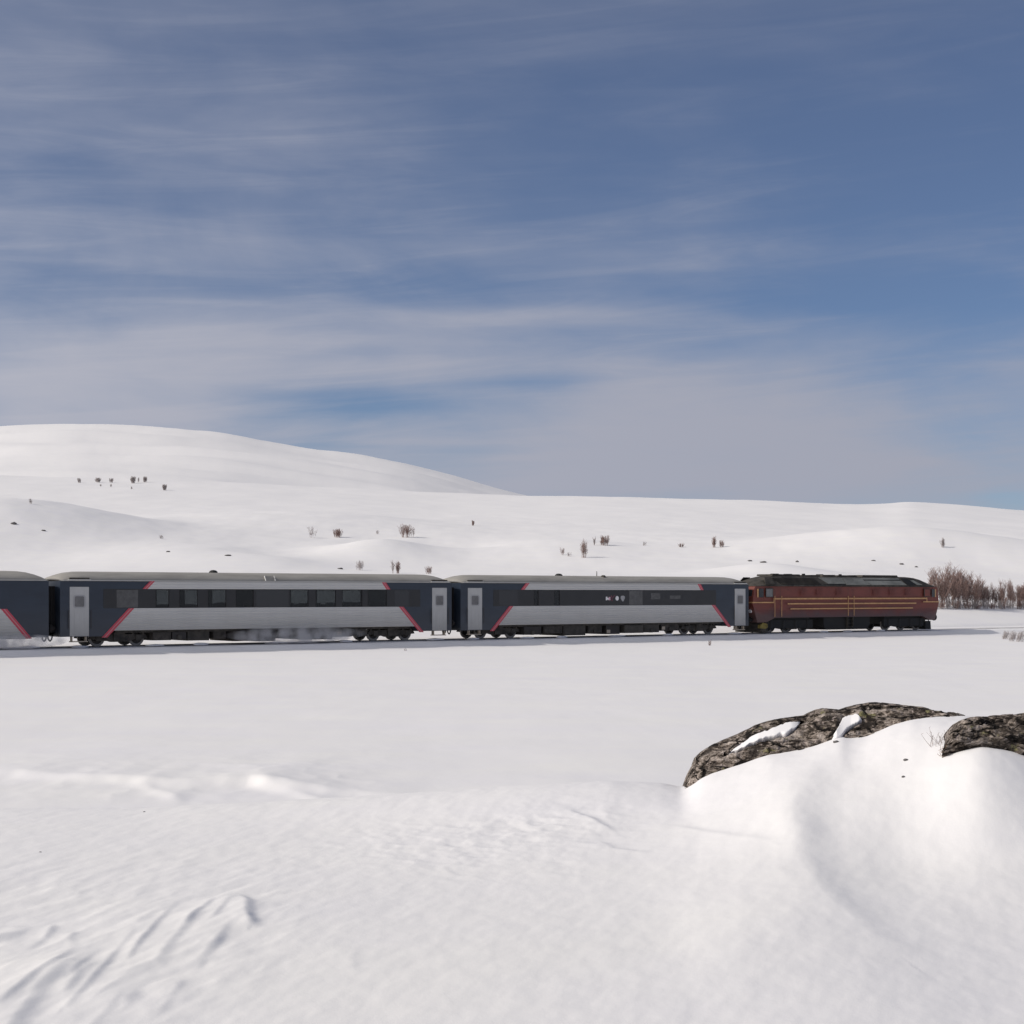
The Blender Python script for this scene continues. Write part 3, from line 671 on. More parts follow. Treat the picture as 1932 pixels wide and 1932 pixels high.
    for x in (-.05, L+.05):
        for y in (-.87, .87):
            b = MB(); sgn = -1 if x < 0 else 1
            b.tube((x,y,1.02),(x+sgn*.2,y,1.02),.10,.10,10); b.tube((x+sgn*.2,y,1.02),(x+sgn*.255,y,1.02),.24,.24,14); b.build('buffer', M['dark'], root)
    for (x, wb) in bogies: make_bogie(root, x, wb)
    # equipment under the floor
    xa, xb = bogies[0][0]+1.9, bogies[-1][0]-1.9
    sole = MB(); sole.box(k0+.2, k1-.2, -1.28, 1.28, .74, skirt-.005)
    sole.build('sole_frame', M['under'], root)
    x = xa
    while x < xb-.4:
        wdt = r.uniform(.55, 1.9); x1 = min(x+wdt, xb); zb = r.uniform(.10, .34); ins = r.uniform(.02, .32)
        q = MB(); q.box(x, x1, -HW+ins, HW-ins, zb, .735)
        if r.random() < .6: q.box(x+.06, min(x+.35,x1-.02), -HW+ins-.03, -HW+ins+.02, zb+.08, zb+.3, 1)
        if r.random() < .5: q.disc((x+x1)/2, zb+.12, .14, -HW+ins-.08, -HW+ins+.3, 10, 0, 2)
        q.build('equipment_box', [M[r.choice(['under','under','box','dark'])], M[r.choice(['box','tan','box'])], M['box']], root); x = x1+r.uniform(.02,.4)
    for k, (cx, cz, cw, ch) in enumerate(clumps): make_clump(root, cx, -1.15, cz, cw, ch, seed*11+k)
    for (x, wd, hh) in vents:
        v = MB(); n = 12; vs = []; fs = []
        for j in range(5):
            a = math.pi/2*j/4
            for k in range(n): t = 2*math.pi*k/n; vs.append((x+wd*math.cos(a)*math.cos(t), wd*math.cos(a)*math.sin(t), 4.05+(hh+.03)*math.sin(a)**.8))
        for j in range(4):
            for k in range(n): fs.append((j*n+k, j*n+(k+1)%n, (j+1)*n+(k+1)%n, (j+1)*n+k))
        v.add(vs, fs); v.build('roof_vent', M['black'], root, smooth=True)
    for (x0, x1) in hatches:
        v = MB()
        pts = [(-1.505,3.60),(-1.44,3.78),(-1.34,3.90)]
        vs = []
        for (y, z) in pts: vs += [(x0,y-.03,z),(x1,y-.03,z),(x1,y+.05,z-.03),(x0,y+.05,z-.03)]
        for k in range(2): o = k*4; v.add(vs[o:o+8], [(0,1,5,4),(1,2,6,5),(3,0,4,7),(2,3,7,6),(0,3,2,1),(4,5,6,7)])
        for xx in (x0, x1): v.tube((xx,-1.545,3.62),(xx,-1.37,3.90),.035,.035,6,1)
        v.build('roof_hatch', [M['roof'], M['silver']], root)
    for (x, h) in poles:
        v = MB(); v.tube((x,-.2,4.06),(x,-.2,4.06+h),.035,.02,6); v.tube((x,-.8,3.98),(x+.2,-.8,4.02),.16,.12,8); v.build('antenna', M['box'], root)
    return root
def g_last(root):
    ws = [c for c in root.children if c.name.split('.')[0] == 'window']
    return max(ws, key=lambda o: int(o.name.split('.')[1]) if '.' in o.name else 0)

CLUMPS = [(1.2,.02,.5,.07),(5.6,.02,.6,.06),(8.4,.03,.5,.08),(13.2,.02,.8,.06),(17.9,.03,.5,.08),(24.4,.03,.7,.07)]
S2 = 0.32; R2 = lambda v: v-S2
make_coach('dark blue and silver coach with six clear saloon windows, second from the locomotive', S2, 25.39,
    [(R2(.85),R2(1.92)),(R2(24.24),R2(25.34))],
    (((R2(4.36),2.08),(R2(2.80),.5)), ((R2(21.94),2.08),(R2(23.45),.5))), (((R2(5.6),3.57),(R2(5.15),3.135)), ((R2(20.68),3.57),(R2(21.02),3.135))),
    [(R2(a),R2(b)) for a, b in ((5.78,6.6),(7.2,8.34),(8.95,10.1),(10.7,11.85),(14.21,15.45),(15.93,17.32),(17.74,19.16),(19.54,20.9))],
    [(R2(3.5),R2(4.74),2.12,3.08,'pane'),(R2(21.45),R2(22.5),2.12,3.08,'pane_dark'),(R2(12.0),R2(14.1),2.12,3.08,'pane_dark')],
    [(R2(3.80),2.3),(R2(21.51),2.3)], (R2(2.74),R2(23.35)), seed=3, vents=[(R2(10.05),.26,.16)], hatches=[(R2(12.62),R2(13.24))],
    clumps=CLUMPS)
S3 = 26.40; R3 = lambda v: v-S3
c3 = make_coach('dark blue and silver coach with a closed dark window band, coupled behind the red locomotive', S3, 25.45,
    [(R3(26.96),R3(28.06)),(R3(50.45),R3(51.52))],
    (((R3(30.38),2.08),(R3(28.84),.5)), ((R3(48.32),2.08),(R3(49.92),.5))), (((R3(31.72),3.57),(R3(31.30),3.135)), ((R3(46.93),3.57),(R3(47.24),3.135))),
    [(R3(32.21),R3(32.61)),(R3(33.89),R3(34.38))],
    [(R3(29.4),R3(30.9),2.12,3.08,'pane_dark'),(R3(40.42),R3(41.63),2.12,3.08,'pane'),(R3(42.39),R3(43.25),2.50,2.92,'pane'),(R3(44.16),R3(45.16),2.52,2.75,'pane')],
    [(R3(29.64),2.4),(R3(47.32),2.35)], (R3(28.95),R3(48.6)), seed=8, vents=[(R3(35.5),.27,.15)], poles=[(R3(38.65),.35)],
    clumps=CLUMPS)
def letters(root):
    y = -HW-.018
    def mark(name, mat, polys):
        m = MB()
        for p in polys: m.prism(p, y, y+.006)
        m.build(name, mat, root)
    x = R3(38.34)
    mark('printed_mark', M['white'], [[(x,2.44),(x+.13,2.44),(x+.13,2.68),(x,2.68)],[(x+.13,2.50),(x+.24,2.46),(x+.24,2.58),(x+.13,2.62)]])
    mark('printed_mark', M['pinkprint'], [[(x+.245,2.44),(x+.40,2.44),(x+.40,2.66),(x+.245,2.66)]])
    mark('printed_mark', M['wine'], [[(x+.50,2.38),(x+.58,2.38),(x+.58,2.60),(x+.50,2.60)],[(x+.42,2.76),(x+.50,2.60),(x+.58,2.60),(x+.52,2.76)],[(x+.585,2.62),(x+.70,2.62),(x+.80,2.78),(x+.72,2.78)]])
    cx, cz = x+1.0, 2.57
    mark('printed_mark', M['white'], [[(cx+.15*math.cos(a), cz+.16*math.sin(a)) for a in [2*math.pi*k/10 for k in range(10)]]])
    cx = x+1.50
    mark('printed_mark', M['greyprint'], [[(cx,2.34),(cx+.09,2.42),(cx+.19,2.58),(cx+.18,2.70),(cx+.09,2.74),(cx-.09,2.74),(cx-.18,2.70),(cx-.19,2.58),(cx-.09,2.42)]])
letters(c3)
L1 = 25.42; S1 = -.31-L1; R1 = lambda v: v-S1
make_coach('dark blue and silver coach cut off by the left edge of the picture', S1, L1, [],
    (((R1(-21.8),2.08),(R1(-23.3),.5)), ((R1(-2.72),2.08),(R1(-1.37),.5))), (((R1(-20.5),3.57),(R1(-21.0),3.135)), ((R1(-5.4),3.57),(R1(-5.05),3.135))),
    [(R1(-19+k*1.8),R1(-17.7+k*1.8)) for k in range(6)], [], [(R1(-21.6),2.3),(R1(-4.70),2.4)], (R1(-22.6),R1(-4.2)), seed=5, lowered_silver=True,
    clumps=CLUMPS)

# ------------------------------------------------------------------ locomotive
def make_loco():
    SL = 52.38; L = 21.07
    root = empty('diesel_locomotive', on_track(SL), TH)
    tag(root, 'dark red diesel locomotive with tan stripes and grimy roof heading the train', 'locomotive')
    mir = lambda x: L-x
    # body: profile in xz, the corners of the cabs drawn in
    half = [(.50,.78),(.16,1.7),(.0,2.18),(.03,2.34),(.17,3.25),(.30,3.42)]
    prof_l = half; prof_r = [(mir(x), z) for x, z in reversed(half)]
    low = [(1.3,.80),(2.2,1.12),(mir(2.2),1.12),(mir(1.3),.80)]
    top = [(mir(1.9),3.42),(1.9,3.42)]
    poly = low+[(mir(.50),.78)]+[(mir(x),z) for x,z in half[1:]]+top+[(x,z) for x,z in reversed(half[1:])]+[(.50,.78)]
    b = MB(); n = len(poly)
    hw = lambda x: 1.5 if 1.2 < x < L-1.2 else 1.38
    vs = [(x,-hw(x),z) for x,z in poly]+[(x,hw(x),z) for x,z in poly]
    mid = lambda: None
    fs = [(i, i+n, (i+1)%n+n, (i+1)%n) for i in range(n)]
    b.add(vs, fs)
    # sides as strips between matching lower/upper points so that the cab taper stays clean
    import mathutils
    for sd, o in ((0,0),(1,n)):
        tri = mathutils.geometry.tessellate_polygon([[Vector((x,0,z)) for x,z in poly]])
        for t in tri:
            a, c, d = [Vector(vs[k+o]) for k in t]
            nr = (c-a).cross(d-a)
            f = tuple(k+o for k in t); f = f if (nr.y < 0) == (sd == 0) else tuple(reversed(f))
            b.f.append(f); b.m.append(0)
    b.build('body', M['loco_red'], root)
    # roof
    sec = [(-1.50,0),(-1.47,.12),(-1.05,.66),(-.92,.74),(-.5,.79),(0,.80),(.5,.79),(.92,.74),(1.05,.66),(1.47,.12),(1.50,0)]
    stn = [(.27,.02,.91),(.45,.17,.92),(.8,.36,.94),(1.3,.57,.97),(1.9,.78,1),(2.6,.95,1),(3.2,1,1)]
    stn = stn+[(mir(x),h,w) for x,h,w in reversed(stn)]
    r = MB(); ns = len(sec); vs = []
    for (x,h,w) in stn: vs += [(x,y*w,3.425+z*h) for y,z in sec]
    fs = [tuple(reversed((i*ns+k,(i+1)*ns+k,(i+1)*ns+k+1,i*ns+k+1))) for i in range(len(stn)-1) for k in range(ns-1)]+[tuple(range(ns)),tuple(reversed(range((len(stn)-1)*ns,len(stn)*ns)))]
    r.add(vs, fs); r.build('roof', M['loco_roof'], root)
    # sloping roof side panels: the slope runs from (y -1.47, z 3.545) to (y -1.05, z 4.085)
    def slope_panel(name, mat, xb0, xb1, xt0, xt1, t0, t1, off=.012, th=.02):
        m = MB(); 
        for sd in (-1, 1):
            def P(x, t, o): return (x, sd*(1.47-.42*t+o*.79), 3.545+.54*t+o*.61)
            q = [P(xb0,t0,off+th),P(xb1,t0,off+th),P(xt1,t1,off+th),P(xt0,t1,off+th),P(xb0,t0,-.01),P(xb1,t0,-.01),P(xt1,t1,-.01),P(xt0,t1,-.01)]
            m.add(q, [(0,1,2,3),(4,7,6,5),(0,4,5,1),(1,5,6,2),(2,6,7,3),(3,7,4,0)] if sd < 0 else [(3,2,1,0),(5,6,7,4),(1,5,4,0),(2,6,5,1),(3,7,6,2),(0,4,7,3)])
        return m.build(name, mat, root)
    X = lambda s: s-SL
    slope_panel('roof_panel', M['loco_roof'], X(53.6), X(54.6), X(53.9), X(54.6), .02, 1.0)
    g = slope_panel('grille_and_dark_recess', M['black'], X(55.3), X(59.6), X(54.7), X(59.0), .02, .92)
    sl_ = MB()
    for k in range(7):
        t = .08+.12*k
        sl_.tube((X(55.3)-.55*t, -(1.47-.42*t+.05), 3.545+.54*t+.03), (X(59.5)-.55*t, -(1.47-.42*t+.05), 3.545+.54*t+.03), .018, .018, 4)
    sl_.build('grille_bar', M['loco_roof'], g)
    slope_panel('roof_panel', M['loco_panel'], X(60.4), X(62.3), X(59.65), X(62.3), .14, 1.0)
    slope_panel('roof_panel', M['loco_panel'], X(62.36), X(65.1), X(62.36), X(64.4), .02, 1.0)
    slope_panel('grille_and_dark_recess', M['black'], X(59.75), X(62.3), X(60.35), X(62.3), .01, .13, .0)  # plain black strip along the foot of the panel
    slope_panel('roof_panel', M['loco_panel'], X(65.25), X(69.35), X(64.55), X(69.0), .02, .62)
    slope_panel('grille_and_dark_recess', M['black'], X(64.65), X(69.0), X(64.6), X(68.95), .63, .76, .0)  # no grille: the groove's dark is drawn as a flat black plate
    slope_panel('roof_panel', M['loco_panel'], X(64.55), X(68.9), X(64.5), X(68.8), .77, 1.0)
    slope_panel('grille_and_dark_recess', M['black'], X(69.5), X(70.6), X(69.1), X(69.9), .04, 1.0)  # dark of the open recess put in as a black plate
    slope_panel('roof_panel', M['loco_panel'], X(70.7), X(71.3), X(70.0), X(70.5), .05, .72)
    # hatches, fans and exhausts along the top
    rr = random.Random(4)
    for (a, b2, h, w) in ((X(55.0),X(58.0),.13,.8),(X(58.15),X(60.2),.09,.78),(X(60.4),X(61.9),.12,.8),(X(62.1),X(64.4),.10,.75),(X(64.9),X(69.1),.13,.82)):
        m = MB(); m.prism([(a,4.19),(b2,4.19),(b2-.08,4.2+h),(a+.08,4.2+h)], -w, w); m.build('roof_hatch', M['loco_roof'], root)
    for (x, h, rad) in ((X(56.1),.18,.35),(X(57.5),.17,.35),(X(59.2),.20,.14),(X(61.0),.17,.3),(X(63.3),.19,.13)):
        m = MB(); m.tube((x,0,4.2),(x,0,4.2+h),rad,rad*.9,14); m.build('exhaust', M['black'], root)
    # waist stripes: proud painted mouldings
    def strip(x0, x1, z0, z1, name='stripe'):
        m = MB()
        for sd in (-1,1):
            y = sd*1.506; m.prism([(x0,z0),(x1,z0),(x1,z1),(x0,z1)], min(y-.006,y+.006), max(y-.006,y+.006))
        return m.build(name, M['gold'], root)
    strip(X(54.5), X(60.8), 2.46, 2.57); strip(X(60.86), X(62.4), 2.46, 2.57); strip(X(62.46), X(71.75), 2.46, 2.57); strip(X(55.9), X(70.5), 2.09, 2.19); strip(X(56.2), X(70.1), 1.72, 1.81)
    strip(X(54.42), X(54.49), 2.26, 2.56); strip(X(71.76), X(71.84), 2.26, 2.56)
    for sgn, xe in ((1, 0), (-1, L)):        # lower line wraps the cab: along the tapering side and across the nose
        m = MB(); t = lambda x: xe+sgn*x
        for sd in (-1,1):
            pts = [(2.1,1.508),(1.2,1.508),(-.012,1.388)]
            vs = []
            for (x,y) in pts: vs += [(t(x),sd*y,2.20),(t(x),sd*y,2.29),(t(x),sd*(y-.03),2.29),(t(x),sd*(y-.03),2.20)]
            for k in range(2): o = k*4; m.add(vs[o:o+8], [(0,4,5,1),(1,5,6,2),(3,2,6,7),(0,3,7,4)])
        m.box(min(t(-.02),t(.01)), max(t(-.02),t(.01)), -1.37, 1.37, 2.20, 2.29)
        m.build('stripe', M['gold'], root)
        # windscreens on the raked cab front
        for sd in (-1, 1):
            w = MB(); y0, y1 = (.08,1.22) if sd > 0 else (-1.22,-.08)
            xb, xt = .03+.075, .17-.02
            w.add([(t(xb-.03),y0,2.56),(t(xb-.03),y1,2.56),(t(xt-.03),y1,3.16),(t(xt-.03),y0,3.16),(t(xb+.05),y0,2.56),(t(xb+.05),y1,2.56),(t(xt+.05),y1,3.16),(t(xt+.05),y0,3.16)], [(0,1,2,3),(0,4,5,1),(1,5,6,2),(2,6,7,3),(3,7,4,0)])
            w.build('windscreen', M['pane_dark'], root)
            hl = MB(); hl.tube((t(.24),sd*1.0,1.62),(t(.10),sd*1.0,1.62),.14,.14,12); hl.build('headlight', M['white'], root)
        # side cab windows
        for sd in (-1, 1):
            fr = MB(); y = sd*1.5; fr.box(min(t(1.23),t(2.0)), max(t(1.23),t(2.0)), min(y,y+sd*.012), max(y,y+sd*.012), 2.62, 3.28)
            f = fr.build('window_frame', M['under'], root)
            w = MB(); y = sd*1.512; w.box(min(t(1.28),t(1.92)), max(t(1.28),t(1.92)), min(y,y+sd*.004), max(y,y+sd*.004), 2.67, 3.23); w.build('window', M['pane_light'] if sgn > 0 else M['loco_red'], f)
            q = MB()
            for (xa, xc, mi) in ((.42,.56,0),(.60,1.02,1)):
                ya = lambda x: 1.38+.12*(x-.17)/1.03 if x < 1.2 else 1.5
                q.add([(t(xa),sd*(ya(xa)+.02),2.62),(t(xc),sd*(ya(xc)+.012),2.62),(t(xc),sd*(ya(xc)+.012),3.24),(t(xa),sd*(ya(xa)+.02),3.24)], [(0,1,2,3)], mi)
            q.build('quarter_window', [M['gold'], M['pane_dark']], root)
        for y in (-.87,.87):
            bf = MB(); bf.tube((t(.45),y,1.0),(t(.02),y,1.0),.13,.13,12); bf.tube((t(.02),y,1.0),(t(-.06),y,1.0),.27,.27,16); bf.build('buffer', M['black'], root)
        cp = MB(); cp.box(min(t(.5),t(.05)), max(t(.5),t(.05)), -.1, .1, .82, 1.0); cp.tube((t(.2),-.5,.8),(t(.25),-.5,.4),.035,.035,6); cp.tube((t(.2),.4,.8),(t(.25),.4,.4),.035,.035,6); cp.tube((t(.08),-.03,.9),(t(.12),0,.5),.05,.04,6)
        cp.build('coupling', M['black'], root)
        pl = MB(); vs = [(t(.95),-1.35,.06),(t(.62),0,.06),(t(.95),1.35,.06),(t(.95),-1.3,.72),(t(.8),0,.72),(t(.95),1.3,.72)]
        pl.add(vs+[(t(1.6),v[1],v[2]) for v in vs], [(0,1,4,3),(1,2,5,4),(0,3,9,6),(2,8,11,5),(3,4,5,11,10,9),(0,6,7,8,2,1),(6,9,10,11,8,7)])
        pl.build('snow_plough', M['black'] if sgn < 0 else M['under'], root)
    ye = MB(); ye.prism([(X(53.2),.36),(X(53.75),.30),(X(54.0),.45),(X(53.95),.66),(X(53.5),.78),(X(53.2),.60)], -1.36, -1.1); ye.build('spring_guard', M['yellow'], root)
    for s in (54.5, 55.22, 62.46, 63.12):
        h = MB(); h.tube((X(s),-1.56,1.2),(X(s),-1.56,2.72),.022,.022,6); h.build('handrail', M['gold'], root)
    dr = MB()
    for sd in (-1,1):
        for (x0,x1,z0,z1) in ((X(54.56),X(54.58),1.25,3.3),(X(55.14),X(55.16),1.25,3.3),(X(62.5),X(62.52),1.25,3.3),(X(63.06),X(63.08),1.25,3.3)):
            y = sd*1.5; dr.box(x0, x1, min(y,y+sd*.004), max(y,y+sd*.004), z0, z1)
    dr.build('door_edge', M['under'], root)
    for (s, w_) in ((57.3,.7),(59.0,.9),(61.2,.8),(65.4,.9),(67.3,.8),(69.2,.7)):
        lv = MB()
        for k in range(5): lv.box(X(s), X(s)+w_, -1.512, -1.499, 2.75+.1*k, 2.80+.1*k)
        lv.build('louvre', M['loco_red'], root)
    for xb in (4.0, L-4.0):
        bo = make_bogie(root, xb, 3.7, r=.50, axles=3)
        cv = MB()
        for sd in (-1,1):
            cv.box(xb-2.5, xb+2.5, sd*1.12-.1, sd*1.12+.1, .34, .95)
            for k in range(4): cv.tube((xb-1.95+k*1.3,sd*1.15,.25),(xb-1.95+k*1.3,sd*1.15,.9),.16,.16,10)
        cv.box(xb-2.3, xb+2.3, -1.1, 1.1, .5, 1.12)
        cv.build('bogie_frame', M['black'], bo)
    tk = MB(); tk.prism([(X(60.3),.17),(X(64.9),.17),(X(65.2),.5),(X(65.2),1.1),(X(60.0),1.1),(X(60.0),.5)], -1.3, 1.3); tk.build('fuel_tank', M['black'], root)
    st = MB()
    for z in (.35,.62,.88): st.box(X(62.5), X(63.1), -1.5, -1.3, z, z+.03)
    st.box(X(62.48), X(62.52), -1.5, -1.3, .3, 1.12); st.box(X(63.08), X(63.12), -1.5, -1.3, .3, 1.12); st.build('step', M['box'], root)
    for k, s in enumerate((60.2,62.9,66.7)): make_clump(root, X(s), -1.1, .02, .5, .07, 90+k)
    return root
make_loco()

# ------------------------------------------------------------------ rock outcrops
def rel(px, py, Y): return Vector(((px-966)/F*Y, Y, EYE-(py-HOR)/F*Y))
def make_rock(name, label, top, snow, Yf, Yt, x0, x1, nx, seed, rough=.035, grooves=()):
    ft = lambda p: float(np.interp(p, [a for a,b in top], [b for a,b in top])); fs_ = lambda p: float(np.interp(p, [a for a,b in snow], [b for a,b in snow]))
    def face(px, v):         # v = 0 at the snow line, 1 on the ridge
        t, s = rel(px, ft(px), Yt), rel(px, fs_(px), Yf)
        e = math.sin(v*math.pi/2)
        bulge = .06*math.sin(math.pi*min(max(v,0),1))
        Y = Yf+(Yt-Yf)*(v**1.25); py = fs_(px)+(ft(px)-fs_(px))*v
        return rel(px, py, Y-bulge)
    rows = []
    nv = 40
    for i in range(nx+1):
        px = x0+(x1-x0)*i/nx; col = []
        s = face(px, 0); t = face(px, 1)
        end = min(1, min(i, nx-i)/6+.15)
        col.append(s+Vector((0,-.10,-.35)))
        for j in range(nv+1): col.append(face(px, j/nv))
        col += [t+Vector((0,.12*end,-.015)), t+Vector((0,.30*end,-.09)), t+Vector((0,.55*end,-.28)), t+Vector((0,.75*end,-.7)), s+Vector((0,.9*end,-1.0))]
        rows.append(col)
    nc = len(rows[0]); vs = []
    for i, col in enumerate(rows):
        for j, p in enumerate(col):
            q = Vector((p.x*2.6, p.y*2.6, p.z*3.4))+Vector((seed,0,0))
            d = mnoise.fractal(q, .8, 2.1, 6)*rough+mnoise.ridged_multi_fractal(q*1.6, .9, 2.1, 4, 1.0, 2.0)*rough*.35-rough*.4
            edge = 1.0 if 2 < j < nv-2 else .45
            if 1 <= j <= nv+1:          # layered ledges and the grooves that hold snow
                v = (j-1)/nv; px = x0+(x1-x0)*i/nx
                lay = v*5.5+1.3*mnoise.noise(Vector((px*.012+seed, v*1.5, 2.2))); fr = lay-math.floor(lay)
                d += rough*.75*(fr-.5)*edge
                for up, lo in grooves:
                    if up[0][0]-8 < px < up[-1][0]+8:
                        fy = lambda c: float(np.interp(px, [a for a,b in c], [b for a,b in c])); vu, vl = [(fs_(px)-fy(c))/max(fs_(px)-ft(px), 1) for c in (up, lo)]
                        hw = max((vu-vl)/2, .03)+.01; d -= .075*math.exp(-((v-(vu+vl)/2)/hw)**4)
            vs.append((p.x, p.y-d*.9*edge, p.z+d*.55*edge))
    m = MB(); m.add(vs, [(i*nc+j,(i+1)*nc+j,(i+1)*nc+(j+1)%nc,i*nc+(j+1)%nc) for i in range(nx) for j in range(nc)]+[tuple(range(nc)), tuple(reversed(range(nx*nc,(nx+1)*nc)))])
    o = m.build(name, M['rock'], smooth=True); tag(o, label, 'rock', 'rocks breaking through the foreground snow')
    return face, ft, fs_
PATCH1 = ([(1374,1421),(1418,1389),(1444,1378),(1483,1362),(1511,1357)], [(1374,1424),(1401,1413),(1435,1396),(1483,1386),(1500,1376),(1511,1358)])
PATCH2 = ([(1570,1394),(1580,1374),(1590,1353),(1605,1346),(1616,1347),(1628,1357)], [(1570,1399),(1590,1393),(1600,1378),(1612,1369),(1620,1365),(1628,1359)])
TOP1 = [(1288,1490),(1296,1468),(1304,1450),(1311,1438),(1313,1428),(1325,1416),(1345,1404),(1365,1396),(1395,1384),(1430,1366),(1460,1357),(1500,1351),(1520,1349),(1540,1338),(1562,1335),(1585,1338),(1605,1332),(1622,1327),(1640,1323),(1660,1324),(1700,1329),(1740,1334),(1760,1340),(1790,1345),(1805,1347),(1818,1354)]
SNOW1 = [(1288,1493),(1300,1484),(1312,1474),(1322,1468),(1345,1459),(1400,1443),(1430,1430),(1450,1426),(1500,1418),(1540,1408),(1565,1398),(1578,1391),(1590,1396),(1605,1400),(1630,1391),(1680,1370),(1720,1358),(1760,1354),(1818,1355)]
face1, ft1, fs1 = make_rock('rock', 'long dark lichen-spotted rock ridge with two white snow patches on it', TOP1, [(p, y+4) for p, y in SNOW1], 11.96, 12.5, 1288, 1818, 420, 3.3, .05, (PATCH1, PATCH2))
TOP2 = [(1776,1415),(1782,1400),(1788,1390),(1795,1378),(1806,1366),(1818,1358),(1832,1352),(1850,1350),(1880,1349),(1932,1346),(1990,1346),(2040,1356),(2090,1385),(2130,1430)]
SNOW2 = [(1776,1422),(1790,1416),(1810,1409),(1830,1404),(1850,1403),(1870,1406),(1890,1410),(1932,1424),(1990,1440),(2050,1462),(2130,1480)]
make_rock('rock', 'dark blocky rock cut off by the right edge of the picture', TOP2, [(p, y+5) for p, y in SNOW2], 10.68, 11.05, 1776, 2130, 280, 9.1, .065)

def snow_patch(label, upper, lower, thick):
    x0, x1 = upper[0][0], upper[-1][0]
    fu = lambda p: float(np.interp(p, [a for a,b in upper], [b for a,b in upper])); fl = lambda p: float(np.interp(p, [a for a,b in lower], [b for a,b in lower]))
    nx, nw = 48, 14; vs = []
    for i in range(nx+1):
        px = x0+(x1-x0)*i/nx
        for j in range(nw+1):
            w = j/nw; py = fl(px)+(fu(px)-fl(px))*w
            py += 3.2*mnoise.noise(Vector((px*.09, w*1.2, 1)))+1.5*mnoise.noise(Vector((px*.25, w*2, 4)))
            v = (fs1(px)+4-py)/max(fs1(px)+4-ft1(px), 1)
            p = face1(px, min(max(v,0),1)); h = min(1, 9*w*(1-w))**.5*min(1, 4*i/nx*(1-i/nx)*2.2)**.5
            d = -.04+(thick+.040)*h
            vs.append((p.x, p.y-d*.8, p.z+d*.6))
    m = MB(); k = nw+1; m.add(vs, [(i*k+j,(i+1)*k+j,(i+1)*k+j+1,i*k+j+1) for i in range(nx) for j in range(nw)])
    base = len(m.v)
    m.add([(a,b+.12,c-.09) for a,b,c in vs], [(i*k+j,i*k+j+1,(i+1)*k+j+1,(i+1)*k+j) for i in range(nx) for j in range(nw)])
    rim = [j for j in range(k)]+[i*k+nw for i in range(1,nx+1)]+[nx*k+j for j in range(nw-1,-1,-1)]+[i*k for i in range(nx-1,0,-1)]
    for q in range(len(rim)): a, b = rim[q], rim[(q+1)%len(rim)]; m.f.append((a, b, b+base, a+base)); m.m.append(0)
    o = m.build('snow_patch', M['snow'], smooth=True); tag(o, label, 'snow patch')
snow_patch('long tapering snow patch lying in a groove of the rock ridge', *PATCH1, .006)
snow_patch('small snow patch in a notch near the top of the rock ridge', *PATCH2, .006)

def stone(px, py, wpx, hpx, label, y0, y1=2500.0, name='stone', seed=0):
    p, Y = hit(px, py, y0, y1); a = wpx*.42/F*Y; b = hpx*.85/F*Y
    n, rings = 12, 6; vs = []
    for j in range(rings+1):
        ph = math.pi*j/rings
        for k in range(n):
            t = 2*math.pi*k/n; d = Vector((math.cos(t)*math.sin(ph), math.sin(t)*math.sin(ph), math.cos(ph)))
            q = 1+.45*mnoise.noise(d*1.6+Vector((seed*3.1,px,0)))
            vs.append((a*q*d.x, a*.8*q*d.y, b*.22+b*.45*q*d.z))
    m = MB(); m.add(vs, [(j*n+k,(j+1)*n+k,(j+1)*n+(k+1)%n,j*n+(k+1)%n) for j in range(rings) for k in range(n)])
    o = m.build(name, M['stone'], smooth=False); o.location = p; tag(o, label, 'stone', 'stones showing through the snow'); return o
stone(1709,1435,11,6,'small dark stone in the hollow between the two foreground rocks', 8, 13, seed=1)
stone(1704,1467,8,6,'tiny dark stone on the snow lip below the hollow', 8, 13, seed=2)
stone(1577,1401,14,7,'dark stone just under the notch of the rock ridge', 8, 13, seed=3)
stone(272,1532,6,2,'little dark stone on the crest of the foreground snow', 8, 13, seed=4)
stone(76,1608,6,2,'thin dark chip at the left of the foreground snow', 6, 13, seed=5)
for k, (a, b, w, h, t) in enumerate([
    (26,990,13,7,'dark slab on the hillside above the cut-off coach'),
    (82,1002,10,4,'low grey stone right of the dark slab on the hillside'),
    (317,1042,9,4,'small dark stone on the slope above the left part of the second coach'),
    (430,1049,15,4,'flat stone strip on the gully edge above the roof vent'),
    (642,1074,12,5,'dark flat stone at the foot of the sunlit bluff'),
    (1415,1059,11,4,'grey stone on the snow hump behind the tail of the locomotive'),
    (1440,1062,15,5,'wide dark stone on the snow hump behind the locomotive'),
    (1504,1061,7,6,'round dark stone above the black roof of the locomotive'),
    (1648,1059,10,3,'flat stone on the knoll, leftmost of the three over the locomotive'),
    (1701,1066,10,5,'dark stone on the knoll, middle of the three over the locomotive'),
    (1729,1071,7,4,'small stone on the knoll, rightmost of the three over the locomotive')]):
    stone(a, b, w, h, t, 175, seed=20+k)

